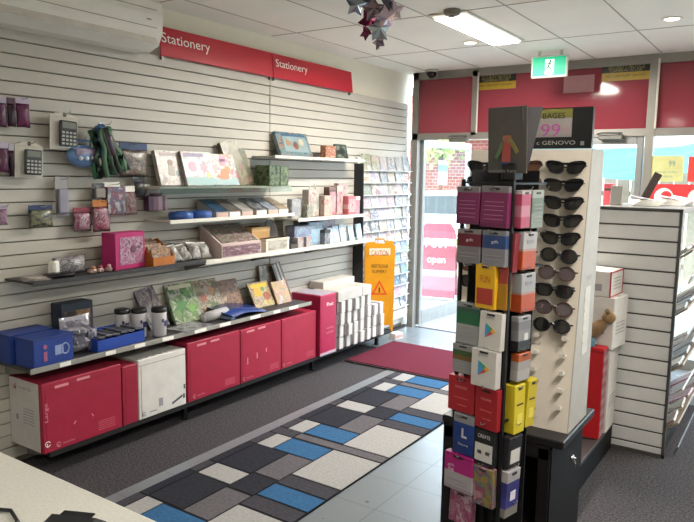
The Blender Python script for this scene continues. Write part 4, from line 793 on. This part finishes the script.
# sunglasses
LENSD = mat('1b1a1c', .12, coat=.5); LENSB = mat('5a3a2a', .12, coat=.5); LENSR = mat('4a2526', .12, coat=.5); FRB = mat('161517', .3); FRT = mat('4a2f28', .3)
def make_glasses(label, loc, lens, frame, shape, rotx=-5):
    t = T('sunglasses', label, 'sunglasses', loc, rot=(rotx, random.uniform(-2, 2), 0), group='sunglasses on the display tower')
    for s_ in (-1, 1):
        n = 18; pts = []
        for k in range(n):
            a = 2*PI*k/n; ca, sa = math.cos(a), math.sin(a)
            p = {'sport': 2.8, 'round': 2.0, 'square': 3.4}[shape]
            rx, rz_ = {'sport': (.032, .027), 'round': (.029, .0245), 'square': (.031, .0215)}[shape]
            x = rx*abs(ca)**(2/p)*(1 if ca > 0 else -1); z = rz_*abs(sa)**(2/p)*(1 if sa > 0 else -1)
            if shape == 'sport' and z > 0: z *= .6
            if shape == 'sport': z += .10*x*s_ + .004; x += s_*.003*(1 if z > 0 else -1)
            if z < 0 and shape != 'round': x *= .88
            pts.append((s_*.036+x, z))
        MB().prism(pts, .003, (0, -.002, 0), (0, 0, s_*7)).build('lens', lens, t)
        MB().tube([(px, -.002+.0009*0+abs(px-s_*.036)*0, pz) for px, pz in pts], .0024, 5, closed=True).build('rim', frame, t)
        MB().tube([(s_*.066, 0, .008), (s_*.070, .008, .007), (s_*.06, .016, .005), (-s_*.03, .021 if s_ > 0 else .026, 0), (-s_*.05, .02 if s_ > 0 else .026, -.008)], .003, 6).build('temple', frame, t)
    MB().tube([(-.010, -.002, .006), (0, -.006, .010), (.010, -.002, .006)], .003, 6).build('bridge', frame, t)
    if shape != 'round': MB().tube([(-.070, .004, .013 if shape == 'sport' else .016), (-.045, -.003, .015 if shape == 'sport' else .019), (-.008, -.005, .012), (.008, -.005, .012), (.045, -.003, .015 if shape == 'sport' else .019), (.070, .004, .013 if shape == 'sport' else .016)], .0034, 6).build('brow_bar', frame, t)
    return t
protos = {}
SHP = ['sport', 'sport', 'sport', 'sport', 'sport', 'round', 'round', 'square', 'round', 'round']
for cx, cn in ((-.70, 'right'), (-.852, 'middle'), (-1.0, 'left')):
    for k in range(10):
        z = 1.657-.0625*k
        if cn == 'left' and k not in (0, 1, 5, 6, 7): continue
        lens, fr = (LENSB, FRT) if (cn == 'middle' and k in (0,)) or (cn == 'left' and k == 6) else (LENSR, FRT) if cn == 'middle' and k == 1 else (mat('574c50', .15, coat=.4), FRT) if k in (6, 8) else (LENSD, FRB)
        loc = (cx+random.uniform(-.004, .004), pl_y(z)-.030, z)
        lb = '%s %s sunglasses, %s from the top in the %s column of the tower' % ({'sport': 'wraparound', 'round': 'rounded', 'square': 'square'}[SHP[k]], 'dark' if lens is LENSD else 'brown tinted', ORD[k], cn)
        key = (SHP[k], lens.name, fr.name)
        if key not in protos: protos[key] = make_glasses(lb, loc, lens, fr, SHP[k])
        else: copy_thing(protos[key], loc, (-5, random.uniform(-2, 2), random.uniform(-3, 3)), lb)
t = T('plastic_bottle', 'pale translucent bottle standing in the black cabinet opening', 'bottle', (-.99, 2.33, .061)); MB().lathe([(.03, 0), (.034, .01), (.034, .17), (.016, .22), (.014, .24)], n=22).build('bottle_body', mat('a9a9a4', .3), t, True); MB().cyl(.017, .03, (0, 0, .255), n=18).build('cap', mat('dcdad4', .4), t)

# ================================================================== GIFT CARD SPINNER
SCX, SCY, SRZ = -.784, 2.058, -13
t = T('gift_card_spinner', 'black wire gift card spinner stand in front of the sunglasses tower', 'display stand', (SCX, SCY, 0), SRZ)
MB().lathe([(.17, 0), (.17, .012), (.05, .03), (.02, .04)], n=36).build('base', BLACK, t, True)
MB().cyl(.014, 1.56, (0, 0, .8), n=16).build('pole', BLACK, t)
b = MB()
for sx, sy in ((-1, -1), (1, -1)): b.box((.010, .010, 1.28), (sx*.092, sy*.092, .97))
for z in (.34, .86, 1.34, 1.6):
    for s_ in (-1, 1): b.box((.19, .006, .006), (0, s_*.092, z)); b.box((.006, .19, .006), (s_*.092, 0, z))
b.build('wire_frame', BLACK, t)
b = MB(); b.box((.185, .004, 1.3), (0, .05, .99)); b.box((.004, .185, 1.3), (-.06, 0, .99)); b.build('backing_panel', mat('1a191b', .5), t)
MB().box((.05, .05, .055), (.045, -.03, 1.635), .004).build('header_socket', BLACK, t)
for z in (1.58, 1.45, 1.34, 1.21, 1.09, .965, .845, .71, .585):
    for s_ in (-.045, .045):
        MB().tube([(s_, -.09, z), (s_, -.135, z+.002), (s_, -.14, z+.012)], .0018, 5).build('peg_hook', STEEL, t); 
        if z > .8 or s_ < 0: MB().tube([(.09, s_, z), (.125, s_, z+.002), (.13, s_, z+.012)], .0018, 5).build('peg_hook', STEEL, t)
rzm = Matrix.Rotation(R(SRZ), 4, 'Z')
def sp_loc(lx, ly, z): v = rzm @ Vector((lx, ly, 0)); return (SCX+v.x, SCY+v.y, z)
# header sign in two folded boards
t = T('header_sign', 'dark grey folded sign with a colourful figure on top of the card spinner', 'sign', sp_loc(.066, -.045, 1.613), SRZ)
pm = mat('4d4947', .5, var=.1)
lp = MB().box((.138, .006, .20), (-.030, -.005, .118), .001, (4, 0, 0)).build('left_board', pm, t)
rp = MB(); rp.prism([(0, .03), (.036, .215), (-.028, .212)], .006, (.040, .004, .0), (0, 0, 45)); rp.build('right_board', mat('3a383b', .5), t)
b = MB(); b.cyl(.016, .002, (-.03, -.008, .125), (90, 0, 0), n=16, mt=mat('8a5a48', .5)); b.box((.03, .002, .06), (-.03, -.0085, .08), .0005, mt=mat('96443f', .5)); b.box((.012, .002, .05), (-.055, -.0085, .085), rot=(0, 25, 0), mt=mat('4f6a4a', .5)); b.box((.012, .002, .05), (-.005, -.0085, .10), rot=(0, -35, 0), mt=mat('7a7040', .5)); b.box((.03, .002, .015), (-.035, -.0085, .045), mt=mat('3a4a6a', .5)); b.build('figure_print', None, t)
b = MB(); b.cyl(.013, .002, (.015, -.003, .19), (90, 0, 0), n=18); b.build('round_seal', mat('7f8a86', .4), t)
text(t, 'GIFT CARDS', (.08, .012), (-.05, -.0, .195), mat('8a8684', .5)); text(t, 'available here', (.1, .01), (-.04, -.0095, .025), mat('8a8684', .5))
# cards
def gcard(label, face, s0, s1, z0, z1, mt, n=1, extra=None, off=.025, notch=True):
    wd, ht = s1-s0, z1-z0; sc = (s0+s1)/2
    loc = sp_loc(.09-sc, -.09-off, z0) if face == 'L' else sp_loc(.09+off, -.09+sc, z0)
    t = T('gift_card', label, 'gift card', loc, rot=(random.uniform(-2, 3), random.uniform(-1, 1), SRZ+(0 if face == 'L' else 90)), group='gift cards on the spinner')
    th = .014*n
    MB().box((wd, th, ht), (0, th/2, ht/2), .0015).build('card_stack', mt, t)
    if notch: MB().box((wd*.34, .002, ht*.05), (0, -.001, ht*.93), 0).build('hang_slot', mat('2a2628', .5), t)
    if extra:
        for e in extra:
            if e[0] == 't': text(t, e[1], (e[2]*wd, e[3]*ht), (e[4]*wd, -.0005, e[5]*ht), e[6])
            elif e[0] == 'r': MB().box((e[1]*wd, .0012, e[2]*ht), (e[3]*wd, -.0007, e[4]*ht)).build('print_block', e[5], t)
            elif e[0] == 'tri':
                b = MB()
                for pts, cc in (([(-.16, -.2), (.02, 0), (-.16, .2)], '3f8fc4'), ([(-.16, .2), (.02, 0), (.09, .07)], '4a9a5a'), ([(-.16, -.2), (.09, -.07), (.02, 0)], 'b8433f'), ([(.02, 0), (.09, -.07), (.2, 0), (.09, .07)], 'd6a03a')): b.prism([(p[0]*wd*1.3, ht*.5+p[1]*ht) for p in pts], .001, (0, -.0008, 0), mt=mat(cc, .5))
                b.build('triangle_logo', None, t)
    return t
LT = mat('d3cdd6', .5); WT = mat('c4c0bd', .5); LG = mat('8f8d92', .5)
pur = bands(['7a2558', '8a2c64', '8f8a90'], [0, .1, .84])
def dots(c): return [('r', .7, .02, 0, y, c) for y in (.2, .3, .42, .52, .62)]
PD = mat('a3658d', .5)
gcard('purple gift card with grey top, upper left of the spinner', 'L', .102, .19, 1.470, 1.588, pur, 2, dots(PD))
gcard('purple gift card with grey top at the corner of the spinner', 'L', .0, .098, 1.466, 1.592, pur, 2, dots(PD))
gcard('grey gift card with dark red upper half', 'L', .092, .183, 1.347, 1.455, bands(['8f8b8f', '7d2138', '9a9496'], [0, .5, .86]), 2, [('t', 'gift', .3, .1, .05, .68, LT)] + dots(LG)[:2])
gcard('grey gift card with blue upper half', 'L', .0, .085, 1.347, 1.457, bands(['9896a0', '35548f', '8f9096'], [0, .5, .86]), 2, [('t', 'gift', .3, .1, .05, .68, LT)] + dots(LG)[:2])
gcard('yellow gift card with a red block, sole one in its row', 'L', .030, .104, 1.212, 1.352, mat('d6a51f', .45), 2, [('r', .8, .36, 0, .28, mat('a33a2e', .5)), ('t', 'FUN', .5, .16, 0, .66, mat('b8581f', .5)), ('t', 'restaurant', .6, .06, 0, .34, LT), ('t', 'gift card', .5, .06, 0, .24, LT)])
gcard('amber gift card behind the yellow one at the spinner corner', 'L', -.004, .028, 1.215, 1.35, bands(['c08a1e', 'b0463a'], [0, .6]), 2, None, .015, False)
gcard('white gift card with green top beside the triangle logo card', 'L', .085, .175, 1.086, 1.22, bands(['b3b5b6', '2f7a52', '3f6a5a', '9aa0a2'], [0, .48, .78, .88]), 2, dots(LG)[:3])
gcard('white gift card with coloured triangle logo, upper one', 'L', .0, .082, 1.088, 1.205, WT, 2, [('tri',), ('t', 'play', .4, .08, 0, .86, LG)], .03)
gcard('white gift card with green and brown top beside the red ones', 'L', .098, .182, .988, 1.082, bands(['b0aeb0', '8a6a3a', '4f6a3f', 'a9a8a8'], [0, .45, .62, .8]), 2, dots(LG)[:2])
gcard('white gift card with coloured triangle logo, lower one', 'L', .004, .097, .967, 1.086, WT, 2, [('tri',), ('t', 'play', .4, .08, 0, .86, LG)], .04)
gcard('red gift card, left one of the red pair', 'L', .09, .195, .858, .974, mat('a3242e', .45), 3, [('t', 'movies', .45, .09, 0, .72, mat('d98a86', .5)), ('r', .5, .02, 0, .4, mat('c95a58', .5)), ('r', .35, .02, .05, .2, mat('c95a58', .5))])
gcard('red gift card, right one of the red pair', 'L', .002, .086, .828, .963, mat('9c2029', .45), 3, [('t', 'movies', .45, .08, 0, .74, mat('d98a86', .5)), ('r', .5, .02, 0, .45, mat('c95a58', .5)), ('r', .35, .02, .05, .25, mat('c95a58', .5))])
gcard('blue gift card with white top and small game logo', 'L', .087, .168, .718, .853, bands(['1f3f8c', '24489c', 'a9a9ae'], [0, .3, .78]), 2, [('r', .08, .2, -.04, .55, WT), ('r', .26, .05, .04, .44, WT), ('t', 'Store', .5, .06, 0, .25, LT)])
gcard('black gift card with white label on the left face', 'L', .008, .086, .710, .825, mat('1f1e22', .45), 2, [('r', .84, .5, 0, .34, WT), ('t', 'CREATE', .6, .1, 0, .8, LT), ('r', .2, .1, -.2, .34, INK), ('r', .2, .1, .2, .34, INK)])
gcard('magenta gift card with white lower half', 'L', .08, .192, .592, .715, bands(['b9a9b4', 'c9c2c8', 'c92a8c', 'b3207c'], [0, .1, .5, .92]), 4, [('t', 'gift', .25, .1, -.25, .66, LT), ('t', 'me', .2, .1, -.25, .54, LT)] + dots(LG)[:2], .035)
gcard('colourful green and yellow gift card with pink corner', 'L', .006, .079, .572, .702, prt(['8a8f5a', 'c9a23f', '6a8f9a', 'b0506a', 'd9a9b4'], 3), 2)
gcard('pink gift card below the magenta one', 'L', .088, .176, .475, .585, prt(['b3557f', 'c98aa6', 'a8446f', 'e0c0cf'], 4), 2)
gcard('pink gift card on the right face, top row', 'R', .012, .062, 1.466, 1.58, bands(['c94f74', 'd98aa0', 'c94f74', 'd0c3c6'], [0, .3, .6, .9]), 2)
gcard('green grey gift card on the right face, top row', 'R', .07, .135, 1.464, 1.58, bands(['9aa396', '7a8a78', 'b3b7ae'], [0, .4, .8]), 2, dots(LG))
gcard('orange and white gift card on the right face, second row', 'R', .03, .105, 1.337, 1.453, bands(['d0562a', 'c4a096', 'c6c2c4'], [0, .5, .56]), 3, [('r', .5, .1, 0, .75, LG)])
gcard('dull red gift card standing at the spinner corner, second row', 'R', .0, .026, 1.33, 1.45, mat('7d2a34', .5), 2, None, .012, False)
gcard('orange and white gift card on the right face, third row', 'R', .037, .115, 1.205, 1.325, bands(['d0562a', 'c4a096', 'b9b9bd'], [0, .46, .52]), 3, [('r', .5, .1, 0, .75, LG)])
gcard('grey gift card with dark strip on the right face', 'R', .031, .1, 1.082, 1.192, bands(['2e2c30', '9a989c', '8a888c', 'b0aeb0'], [0, .3, .6, .85]), 2, [('r', .3, .2, .1, .4, WT)])
gcard('white gift card with orange top on the right face', 'R', .035, .104, .985, 1.073, bands(['c9c4c2', 'b9b4b2', 'c9622f'], [0, .4, .72]), 2)
gcard('yellow gift card on the right face near the corner', 'R', .030, .088, .815, .972, mat('c9b62a', .45), 3, [('r', .6, .03, 0, .6, INK), ('r', .5, .2, 0, .3, mat('dccb5a', .5))])
gcard('yellow gift card on the right face near the cabinet', 'R', .094, .145, .822, .978, mat('c2ae28', .45), 3, [('r', .6, .03, 0, .6, INK), ('r', .5, .2, 0, .3, mat('dccb5a', .5))])
gcard('black gift card with white label on the right face', 'R', .004, .077, .71, .81, mat('211f23', .45), 2, [('r', .7, .45, 0, .35, WT), ('t', 'eGIFT', .5, .12, 0, .35, INK)])
gcard('white gift card with blue print on the right face, lowest', 'R', .0, .072, .545, .70, bands(['9a948c', '4a4a9c', '3f3f8a', 'c3bfc2'], [0, .2, .45, .76]), 2, [('r', .4, .2, 0, .45, LT)])

# ================================================================== LOW PLINTH, RED BOX, WHITE CARTONS
t = T('low_plinth', 'low dark plinth between the black cabinet and the slatted stand', 'plinth', (-1.03, 3.42, 0)); MB().box((.40, 1.44, .14), (0, 0, .07), .004).build('base', mat('151314', .6, spec=.15), t); MB().box((.405, 1.445, .022), (0, 0, .151), .003).build('top_board', mat('3b3736', .5), t)
t = T('red_box', 'tall red box standing on the low plinth behind the sunglasses tower', 'box', (-1.02, 3.84, .163), 0)
MB().box((.38, .10, .52), (0, 0, .26), .003).build('body', mat('b0161f', .45), t); MB().box((.002, .09, .5), (.191, 0, .26)).build('side_panel', bands(['b98a8e', '9a4a50']*8, [k/16 for k in range(16)]), t); MB().box((.38, .002, .012), (0, -.051, .50)).build('top_seam', mat('8a1018', .5), t)
text(t, 'POST', (.2, .05), (-.02, -.0515, .3), mat('d98a86', .5))
def wcarton(label, loc, rz, sz, edge):
    t = T('white_carton', label, 'carton', loc, rz, 'white cartons against the slatted stand'); wd, dp, ht = sz
    MB().box(sz, (0, 0, ht/2), .004).build('body', mat('d3cfca', .6), t)
    if edge:
        b = MB(); b.box((.008, .002, ht), (wd/2-.004, -dp/2-.001, ht/2)); b.box((.002, dp, .008), (wd/2+.001, 0, ht-.004)); b.box((.002, dp, .006), (wd/2+.001, 0, .003)); b.box((.002, .008, ht), (wd/2+.001, dp/2-.004, ht/2)); b.build('red_edge', POSTRED, t)
    MB().box((.04, .001, .04), (wd/2-.07, -dp/2-.001, ht*.35)).build('sticker', mat('9a979a', .6), t); b = MB(); [b.box((.001, dp*.6, .005), (wd/2+.001, 0, ht*.3+.02*k)) for k in range(4)]; b.build('printed_label', mat('9a979a', .6), t)
    b = MB(); b.box((wd, .03, .002), (0, 0, ht+.001)); b.build('tape', mat('bdb7ad', .4), t)
wcarton('tall white carton at the bottom of the stack behind the red box', (-1.01, 4.015, .163), 0, (.38, .21, .495), False)
wcarton('wide white carton in the middle of the stack, by the slats', (-.985, 4.022, .66), -8, (.38, .21, .295), False)
wcarton('white carton with red edges, topmost of the stack', (-1.01, 4.02, .957), -4, (.36, .22, .145), True)
t = T('toy_animal', 'small brown toy animal with a blue base lying on the red box', 'toy', (-.90, 3.835, .684), 20); t.scale = (1.45, 1.2, 1.45)
MB().box((.07, .07, .035), (-.03, -.0, .0175), .008, seg=2).build('base', mat('5f8a9a', .5), t)
MB().ball(.028, (.0, 0, .065), (1.9, 1, 1), (0, -38, 0)).build('body', mat('7d6244', .8, var=.2, scale=40), t, True); MB().ball(.024, (.05, 0, .115), (1.1, 1, 1)).build('head', mat('8a6d4c', .8, var=.2, scale=40), t, True)
for s_ in (-1, 1): MB().ball(.009, (.045, s_*.014, .138)).build('ear', mat('6a5238', .8), t, True)
MB().tube([(-.05, .0, .04), (-.075, 0, .09), (-.06, .01, .12)], .009).build('tail', mat('a08a64', .8), t, True)

# ================================================================== SLATTED MAGAZINE STAND
t = T('magazine_stand', 'grey slatted magazine stand with sloping shelves on its right side', 'stand', (-.775, 5.0, 0)); EP = mat('d2d2d1', .5, var=.03); FRG = mat('4a4947', .5)
GX0, GX1 = -.225, .23
b = MB(); b.box((GX1-GX0, .01, 1.44), ((GX0+GX1)/2, -.835, .725), mt=mat('3d3c3a', .7)); z = 1.437
while z > .05:
    b.box((GX1-GX0-.02, .012, .0775), ((GX0+GX1)/2, -.840, z-.0395), .003, mt=EP); z -= .0865
b.build('end_panel', None, t)
b = MB(); b.box((.014, .03, 1.45), (GX1, -.838, .725)); b.box((.014, .03, 1.45), (GX0, -.838, .725)); b.box((GX1-GX0+.014, .03, .014), ((GX0+GX1)/2, -.838, 1.447)); b.box((GX1-GX0+.014, .03, .02), ((GX0+GX1)/2, -.838, .01)); b.build('end_frame', FRG, t)
MB().box((.05, 1.62, 1.44), (-.02, 0, .72)).build('spine', EP, t); MB().box((GX1-GX0, 1.66, .03), ((GX0+GX1)/2, 0, 1.44), .003).build('top_board', mat('7f7d7a', .5), t); MB().box((.44, 1.62, .06), (0, 0, .03)).build('base', FRG, t)
ZS = (1.13, .80, .47, .12)
for z in ZS:
    b = MB(); b.box((.30, 1.6, .010), (.165+.01, 0, z), rot=(0, -38, 0)); b.build('sloping_shelf', mat('8d7f70', .6), t)
    b = MB(); b.box((.008, 1.6, .05), (.175+.118, 0, z-.075+.0), rot=(0, 20, 0)); b.build('shelf_lip', mat('c0bdb7', .4) if z > .2 else FRG, t)
MP = [['e2e0dc', 'b9b4b8', 'd3b0b0'], ['c9d3de', '9fb0c4', 'eceef0'], ['8a3038', 'b9a090', 'd6d0c4'], ['c06a8c', 'e0c0cc', 'b04a70'], ['d9d4c8', 'b09a80', '8a7a66'], ['8fa3b9', 'd3d8dc', '5f7890']]
WN = ['white and pink', 'pale blue', 'dark red', 'pink', 'cream', 'grey blue']
SLN = ['top', 'second', 'third', 'bottom']
for si, z in enumerate(ZS):
    for k in range(5):
        ci_ = ([0, 0, 4, 1, 5], [1, 1, 5, 0, 4], [1, 5, 1, 0, 2], [2, 4, 3, 0, 3])[si][k]
        y = 4.30+.30*k
        t2 = T('magazine', '%s magazine, %s from the end panel on the %s sloping shelf' % (WN[ci_], ORD[k], SLN[si]), 'magazine', (-.775+.17-.012+.01, y, z+.018), rot=(0, -38+random.uniform(-3, 3), random.uniform(-4, 4)), group='magazines on the sloping shelves')
        n = 3; MB().box((.26, .21, .012), (.0, 0, .004), .001).build('cover', prt(MP[ci_], 4, key=(si*5+k) % 4), t2); MB().box((.256, .206, .014), (.001, 0, .003)).build('pages', PAPER, t2)
# things on top of the stand
t = T('price_stand', 'small grey upright ticket holder on the stand top', 'ticket holder', (-.955, 4.42, 1.456), 8); MB().box((.07, .012, .12), (0, 0, .06), .004, (-8, 0, 0)).build('card', mat('9a9994', .4), t); MB().box((.07, .05, .008), (0, 0, .004), .002).build('foot', mat('8a8984', .4), t)
t = T('black_holder', 'dark leaning leaflet holder on the stand top', 'holder', (-.82, 4.75, 1.456), 10); MB().box((.05, .02, .21), (0, 0, .105), .003, (0, 24, 0)).build('panel', mat('3a2f2c', .5), t); MB().box((.10, .07, .01), (-.03, 0, .005), .002).build('foot', mat('3a2f2c', .5), t)
for k, (x, y, rz, lb) in enumerate(((-.80, 4.50, 12, 'white leaflet pile lying on the stand top, beside the dark holder'), (-.64, 4.76, -18, 'pinkish leaflet pile lying on the stand top, towards the aisle'), (-.74, 4.95, 5, 'pale leaflet pile further back on the stand top'))):
    t = T('leaflet_pile', lb, 'leaflets', (x, y, 1.456), rot=(-0, 0, rz)); b = MB(); [b.box((.15, .21, .006), (.003*i, .002*i, .004+.007*i), .001, (0, 0, 4*i)) for i in range(5)]; b.build('sheets', PAPER, t); MB().box((.15, .21, .004), (.012, .008, .04), .001, (4, 10, 18)).build('top_leaflet', prt([['d9c9cf', 'e6e2e4', 'b9a9b9'], ['d88a94', 'ecd6d6', 'c96a7a'], ['d8d6d2', 'b9b9c0']][k], 4), t)

# ================================================================== OUTSIDE
S(MB().box((40, 4.2, .1), (-4, FY+2.14, -.052)).build('pavement', mat('8f8d89', .8, var=.08, scale=3)))
S(MB().box((60, 30, .1), (-4, FY+19.2, -.15)).build('road', mat('5f5e5d', .9, var=.1, scale=2)))
t = T('pavement_sign', 'pink and white pavement sign standing outside the open door', 'sign', (-3.93, 8.0, 0), 14)
AP = bands(['c95a66', 'e3a0a4', 'f0d6d4', 'd96a76', 'cc4f5f', 'f0d0cf', 'd45c6a'], [0, .12, .3, .38, .55, .7, .8])
for nm, rx, dy in (('front_board', -9, -.14), ('rear_board', 9, .14)):
    MB().prism([(-.27, 0), (.27, 0), (.23, .9), (.17, 1.0), (-.17, 1.0), (-.23, .9)], .02, (0, dy, .01), (rx, 0, 0)).build(nm, bands(['b8445a', 'c96f7c', 'd9a9ac', 'c0455a', 'b8384f', 'd09a9e', 'bb3c54'], [0, .12, .3, .38, .55, .7, .8]), t)
b = MB(); b.box((.5, .32, .03), (0, 0, .02), .005); b.build('base', mat('b9bab8', .5), t)
text(t, 'POST', (.3, .12), (0, -.05, .74), PAPER, rot=(81, 0, 0)); text(t, 'open', (.24, .09), (0, -.09, .5), PAPER, rot=(81, 0, 0))
t = T('parked_car', 'white car parked on the street beyond the open door', 'car', (-6.1, 12.6, -.1), 20)
side = [(-2.1, .3), (-2.15, .6), (-2.0, .85), (-1.2, .95), (-.6, 1.38), (.6, 1.42), (1.3, 1.0), (2.0, .88), (2.15, .6), (2.1, .3)]
MB().prism(side, 1.65, (0, 0, 0)).build('body', mat('e3e6e8', .25, coat=.5), t)
MB().prism([(-1.05, .97), (-.55, 1.32), (.52, 1.35), (1.1, 1.0)], 1.67, (0, 0, 0)).build('side_windows', mat('3a4248', .1), t)
for sx in (-1.35, 1.35):
    for sy in (-1, 1): wv = MB().cyl(.31, .2, (sx, sy*.74, .31), (90, 0, 0), n=24).build('wheel', mat('242426', .7), t); MB().cyl(.19, .21, (sx, sy*.745, .31), (90, 0, 0), n=18).build('hubcap', STEEL, wv)
b = MB(); b.box((.02, .3, .12), (2.12, -.55, .7), .01); b.box((.02, .3, .12), (2.12, .55, .7), .01); b.build('headlight', mat('d8dadb', .1), t)
def brick(c1, c2, mo):
    m = bpy.data.materials.new('brick'); m.use_nodes = True; tt = m.node_tree; bb = tt.nodes['Principled BSDF']; tc = tt.nodes.new('ShaderNodeTexCoord'); mp = tt.nodes.new('ShaderNodeMapping'); mp.inputs['Rotation'].default_value = (R(90), 0, 0)
    br = tt.nodes.new('ShaderNodeTexBrick'); br.inputs['Scale'].default_value = 2.2; br.inputs['Color1'].default_value = rgb(c1); br.inputs['Color2'].default_value = rgb(c2); br.inputs['Mortar'].default_value = rgb(mo)
    tt.links.new(tc.outputs['Object'], mp.inputs['Vector']); tt.links.new(mp.outputs['Vector'], br.inputs['Vector']); tt.links.new(br.outputs['Color'], bb.inputs['Base Color']); bb.inputs['Roughness'].default_value = .9; return m
t = T('brick_building', 'pale red brick building across the street', 'building', (-11, 22, -.1)); MB().box((9, 5, 4.6), (0, 2.5, 2.3)).build('wall', brick('8f4f48', '9a5b50', 'a89a90'), t); MB().box((9.4, 5.6, .25), (0, 2.5, 4.7)).build('roof', mat('a09c96', .7), t)
for x in (-3.4, -2.0, 3.2): f = MB().box((1.3, .06, 1.5), (x, -.02, 1.9)).build('window', mat('d9dcdc', .5), t); MB().box((1.15, .08, 1.35), (x, -.025, 1.9)).build('pane', mat('7f93a3', .15), f)
MB().box((9, 1.4, .1), (0, -.7, 3.0)).build('awning', mat('d8d4c4', .6), t)
rn = random.Random(9)
for (x, y, r_, lb) in ((-8.6, 17.5, .8, 'yellow green street tree by the brick building'), (-5.05, 9.72, .28, 'low green shrub in the bed outside the open door'), (-4.55, 9.75, .24, 'small green shrub behind the pavement sign')):
    t = T('street_tree' if r_ > .5 else 'shrub', lb, 'tree' if r_ > .5 else 'shrub', (x, y, 0 if r_ > .5 else .141)); hz = 2.6 if r_ > .5 else .36
    MB().tube([(0, 0, -.05), (.02, .0, hz*.5), (0, .02, hz)], r_*.07).build('trunk', mat('5c4a3a', .9), t)
    b = MB()
    for k in range(260):
        d_ = Vector((rn.gauss(0, 1), rn.gauss(0, 1), rn.gauss(0, .8))); d_ = d_.normalized()*r_*rn.uniform(.4, 1); b.box((r_*.2, r_*.11, .004), (d_.x, d_.y, hz+d_.z), 0, (rn.uniform(0, 180), rn.uniform(0, 180), rn.uniform(0, 180)))
    b.build('foliage', mat('96a352' if r_ > .5 else '6f8a4a', .7, var=.2, scale=5), t)
t = T('garden_bed', 'low pale stone garden bed at the pavement edge', 'garden bed', (-5.0, 9.7, 0), 0); MB().box((2.2, .9, .12), (0, 0, .06), .02).build('kerb', mat('b3ada4', .9), t); MB().box((2.0, .7, .03), (0, 0, .125)).build('soil', mat('8a8066', .95, var=.3, scale=20), t)
t = T('timber_fence', 'cream upright board fence outside behind the closed door', 'fence', (-1.4, 10.4, 0)); b = MB(); [b.box((.17, .025, 1.72), (-1.9+.19*k, 0, .86), .004) for k in range(21)]; b.build('boards', mat('a89a86', .8, var=.12), t); b = MB(); b.box((4, .04, .08), (0, .03, .4)); b.box((4, .04, .08), (0, .03, 1.4)); b.build('rail', mat('c4b8a4', .8), t)
t = T('teal_awning', 'teal shade sail stretched outside above the board fence', 'awning', (-1.4, 9.4, 0))
b = MB(); NX = 12; gr = []
for j in range(5):
    gr.append([b.bm.verts.new((-2.2+4.4*i/NX, -.2+.9*j/4*1.0, 1.66+.42*j/4+.05*math.sin(i*1.1)+.03*math.sin(i*2.3+j))) for i in range(NX+1)])
for j in range(4):
    for i in range(NX): b.bm.faces.new((gr[j][i], gr[j][i+1], gr[j+1][i+1], gr[j+1][i]))
bmesh.ops.solidify(b.bm, geom=list(b.bm.faces), thickness=.01); b.build('cloth', mat('4f8d97', .6, var=.1, scale=3), t)
b = MB(); b.tube([(-2.2, .7, 2.08), (-2.2, .75, 0)], .03); b.tube([(2.2, .7, 2.08), (2.2, .75, 0)], .03); b.build('pole', ALU, t)
t = T('red_post_box', 'small red box on the board fence outside', 'post box', (-2.3, 10.15, 0)); MB().box((.14, .14, .34), (0, 0, 1.38), .03, seg=2).build('body', mat('cf3a38', .4), t); MB().box((.09, .01, .03), (0, -.074, 1.46)).build('slot', INK, t); MB().tube([(0, 0, 0), (0, 0, 1.24)], .04).build('post', ALU, t)
t = T('street_wall', 'pale rendered building beyond the board fence', 'building', (1.5, 15.5, -.1)); MB().box((11, 3, 3.4), (0, 1.5, 1.7)).build('wall', mat('d9cfc4', .8), t); MB().box((11.4, 3.4, .25), (0, 1.5, 3.5)).build('roof', mat('8f6a60', .8), t); f = MB().box((1.6, .06, 1.3), (-2, -.02, 1.7)).build('window', mat('e3e2df', .5), t); MB().box((1.45, .08, 1.15), (-2, -.025, 1.7)).build('pane', mat('8a9aa6', .15), f)
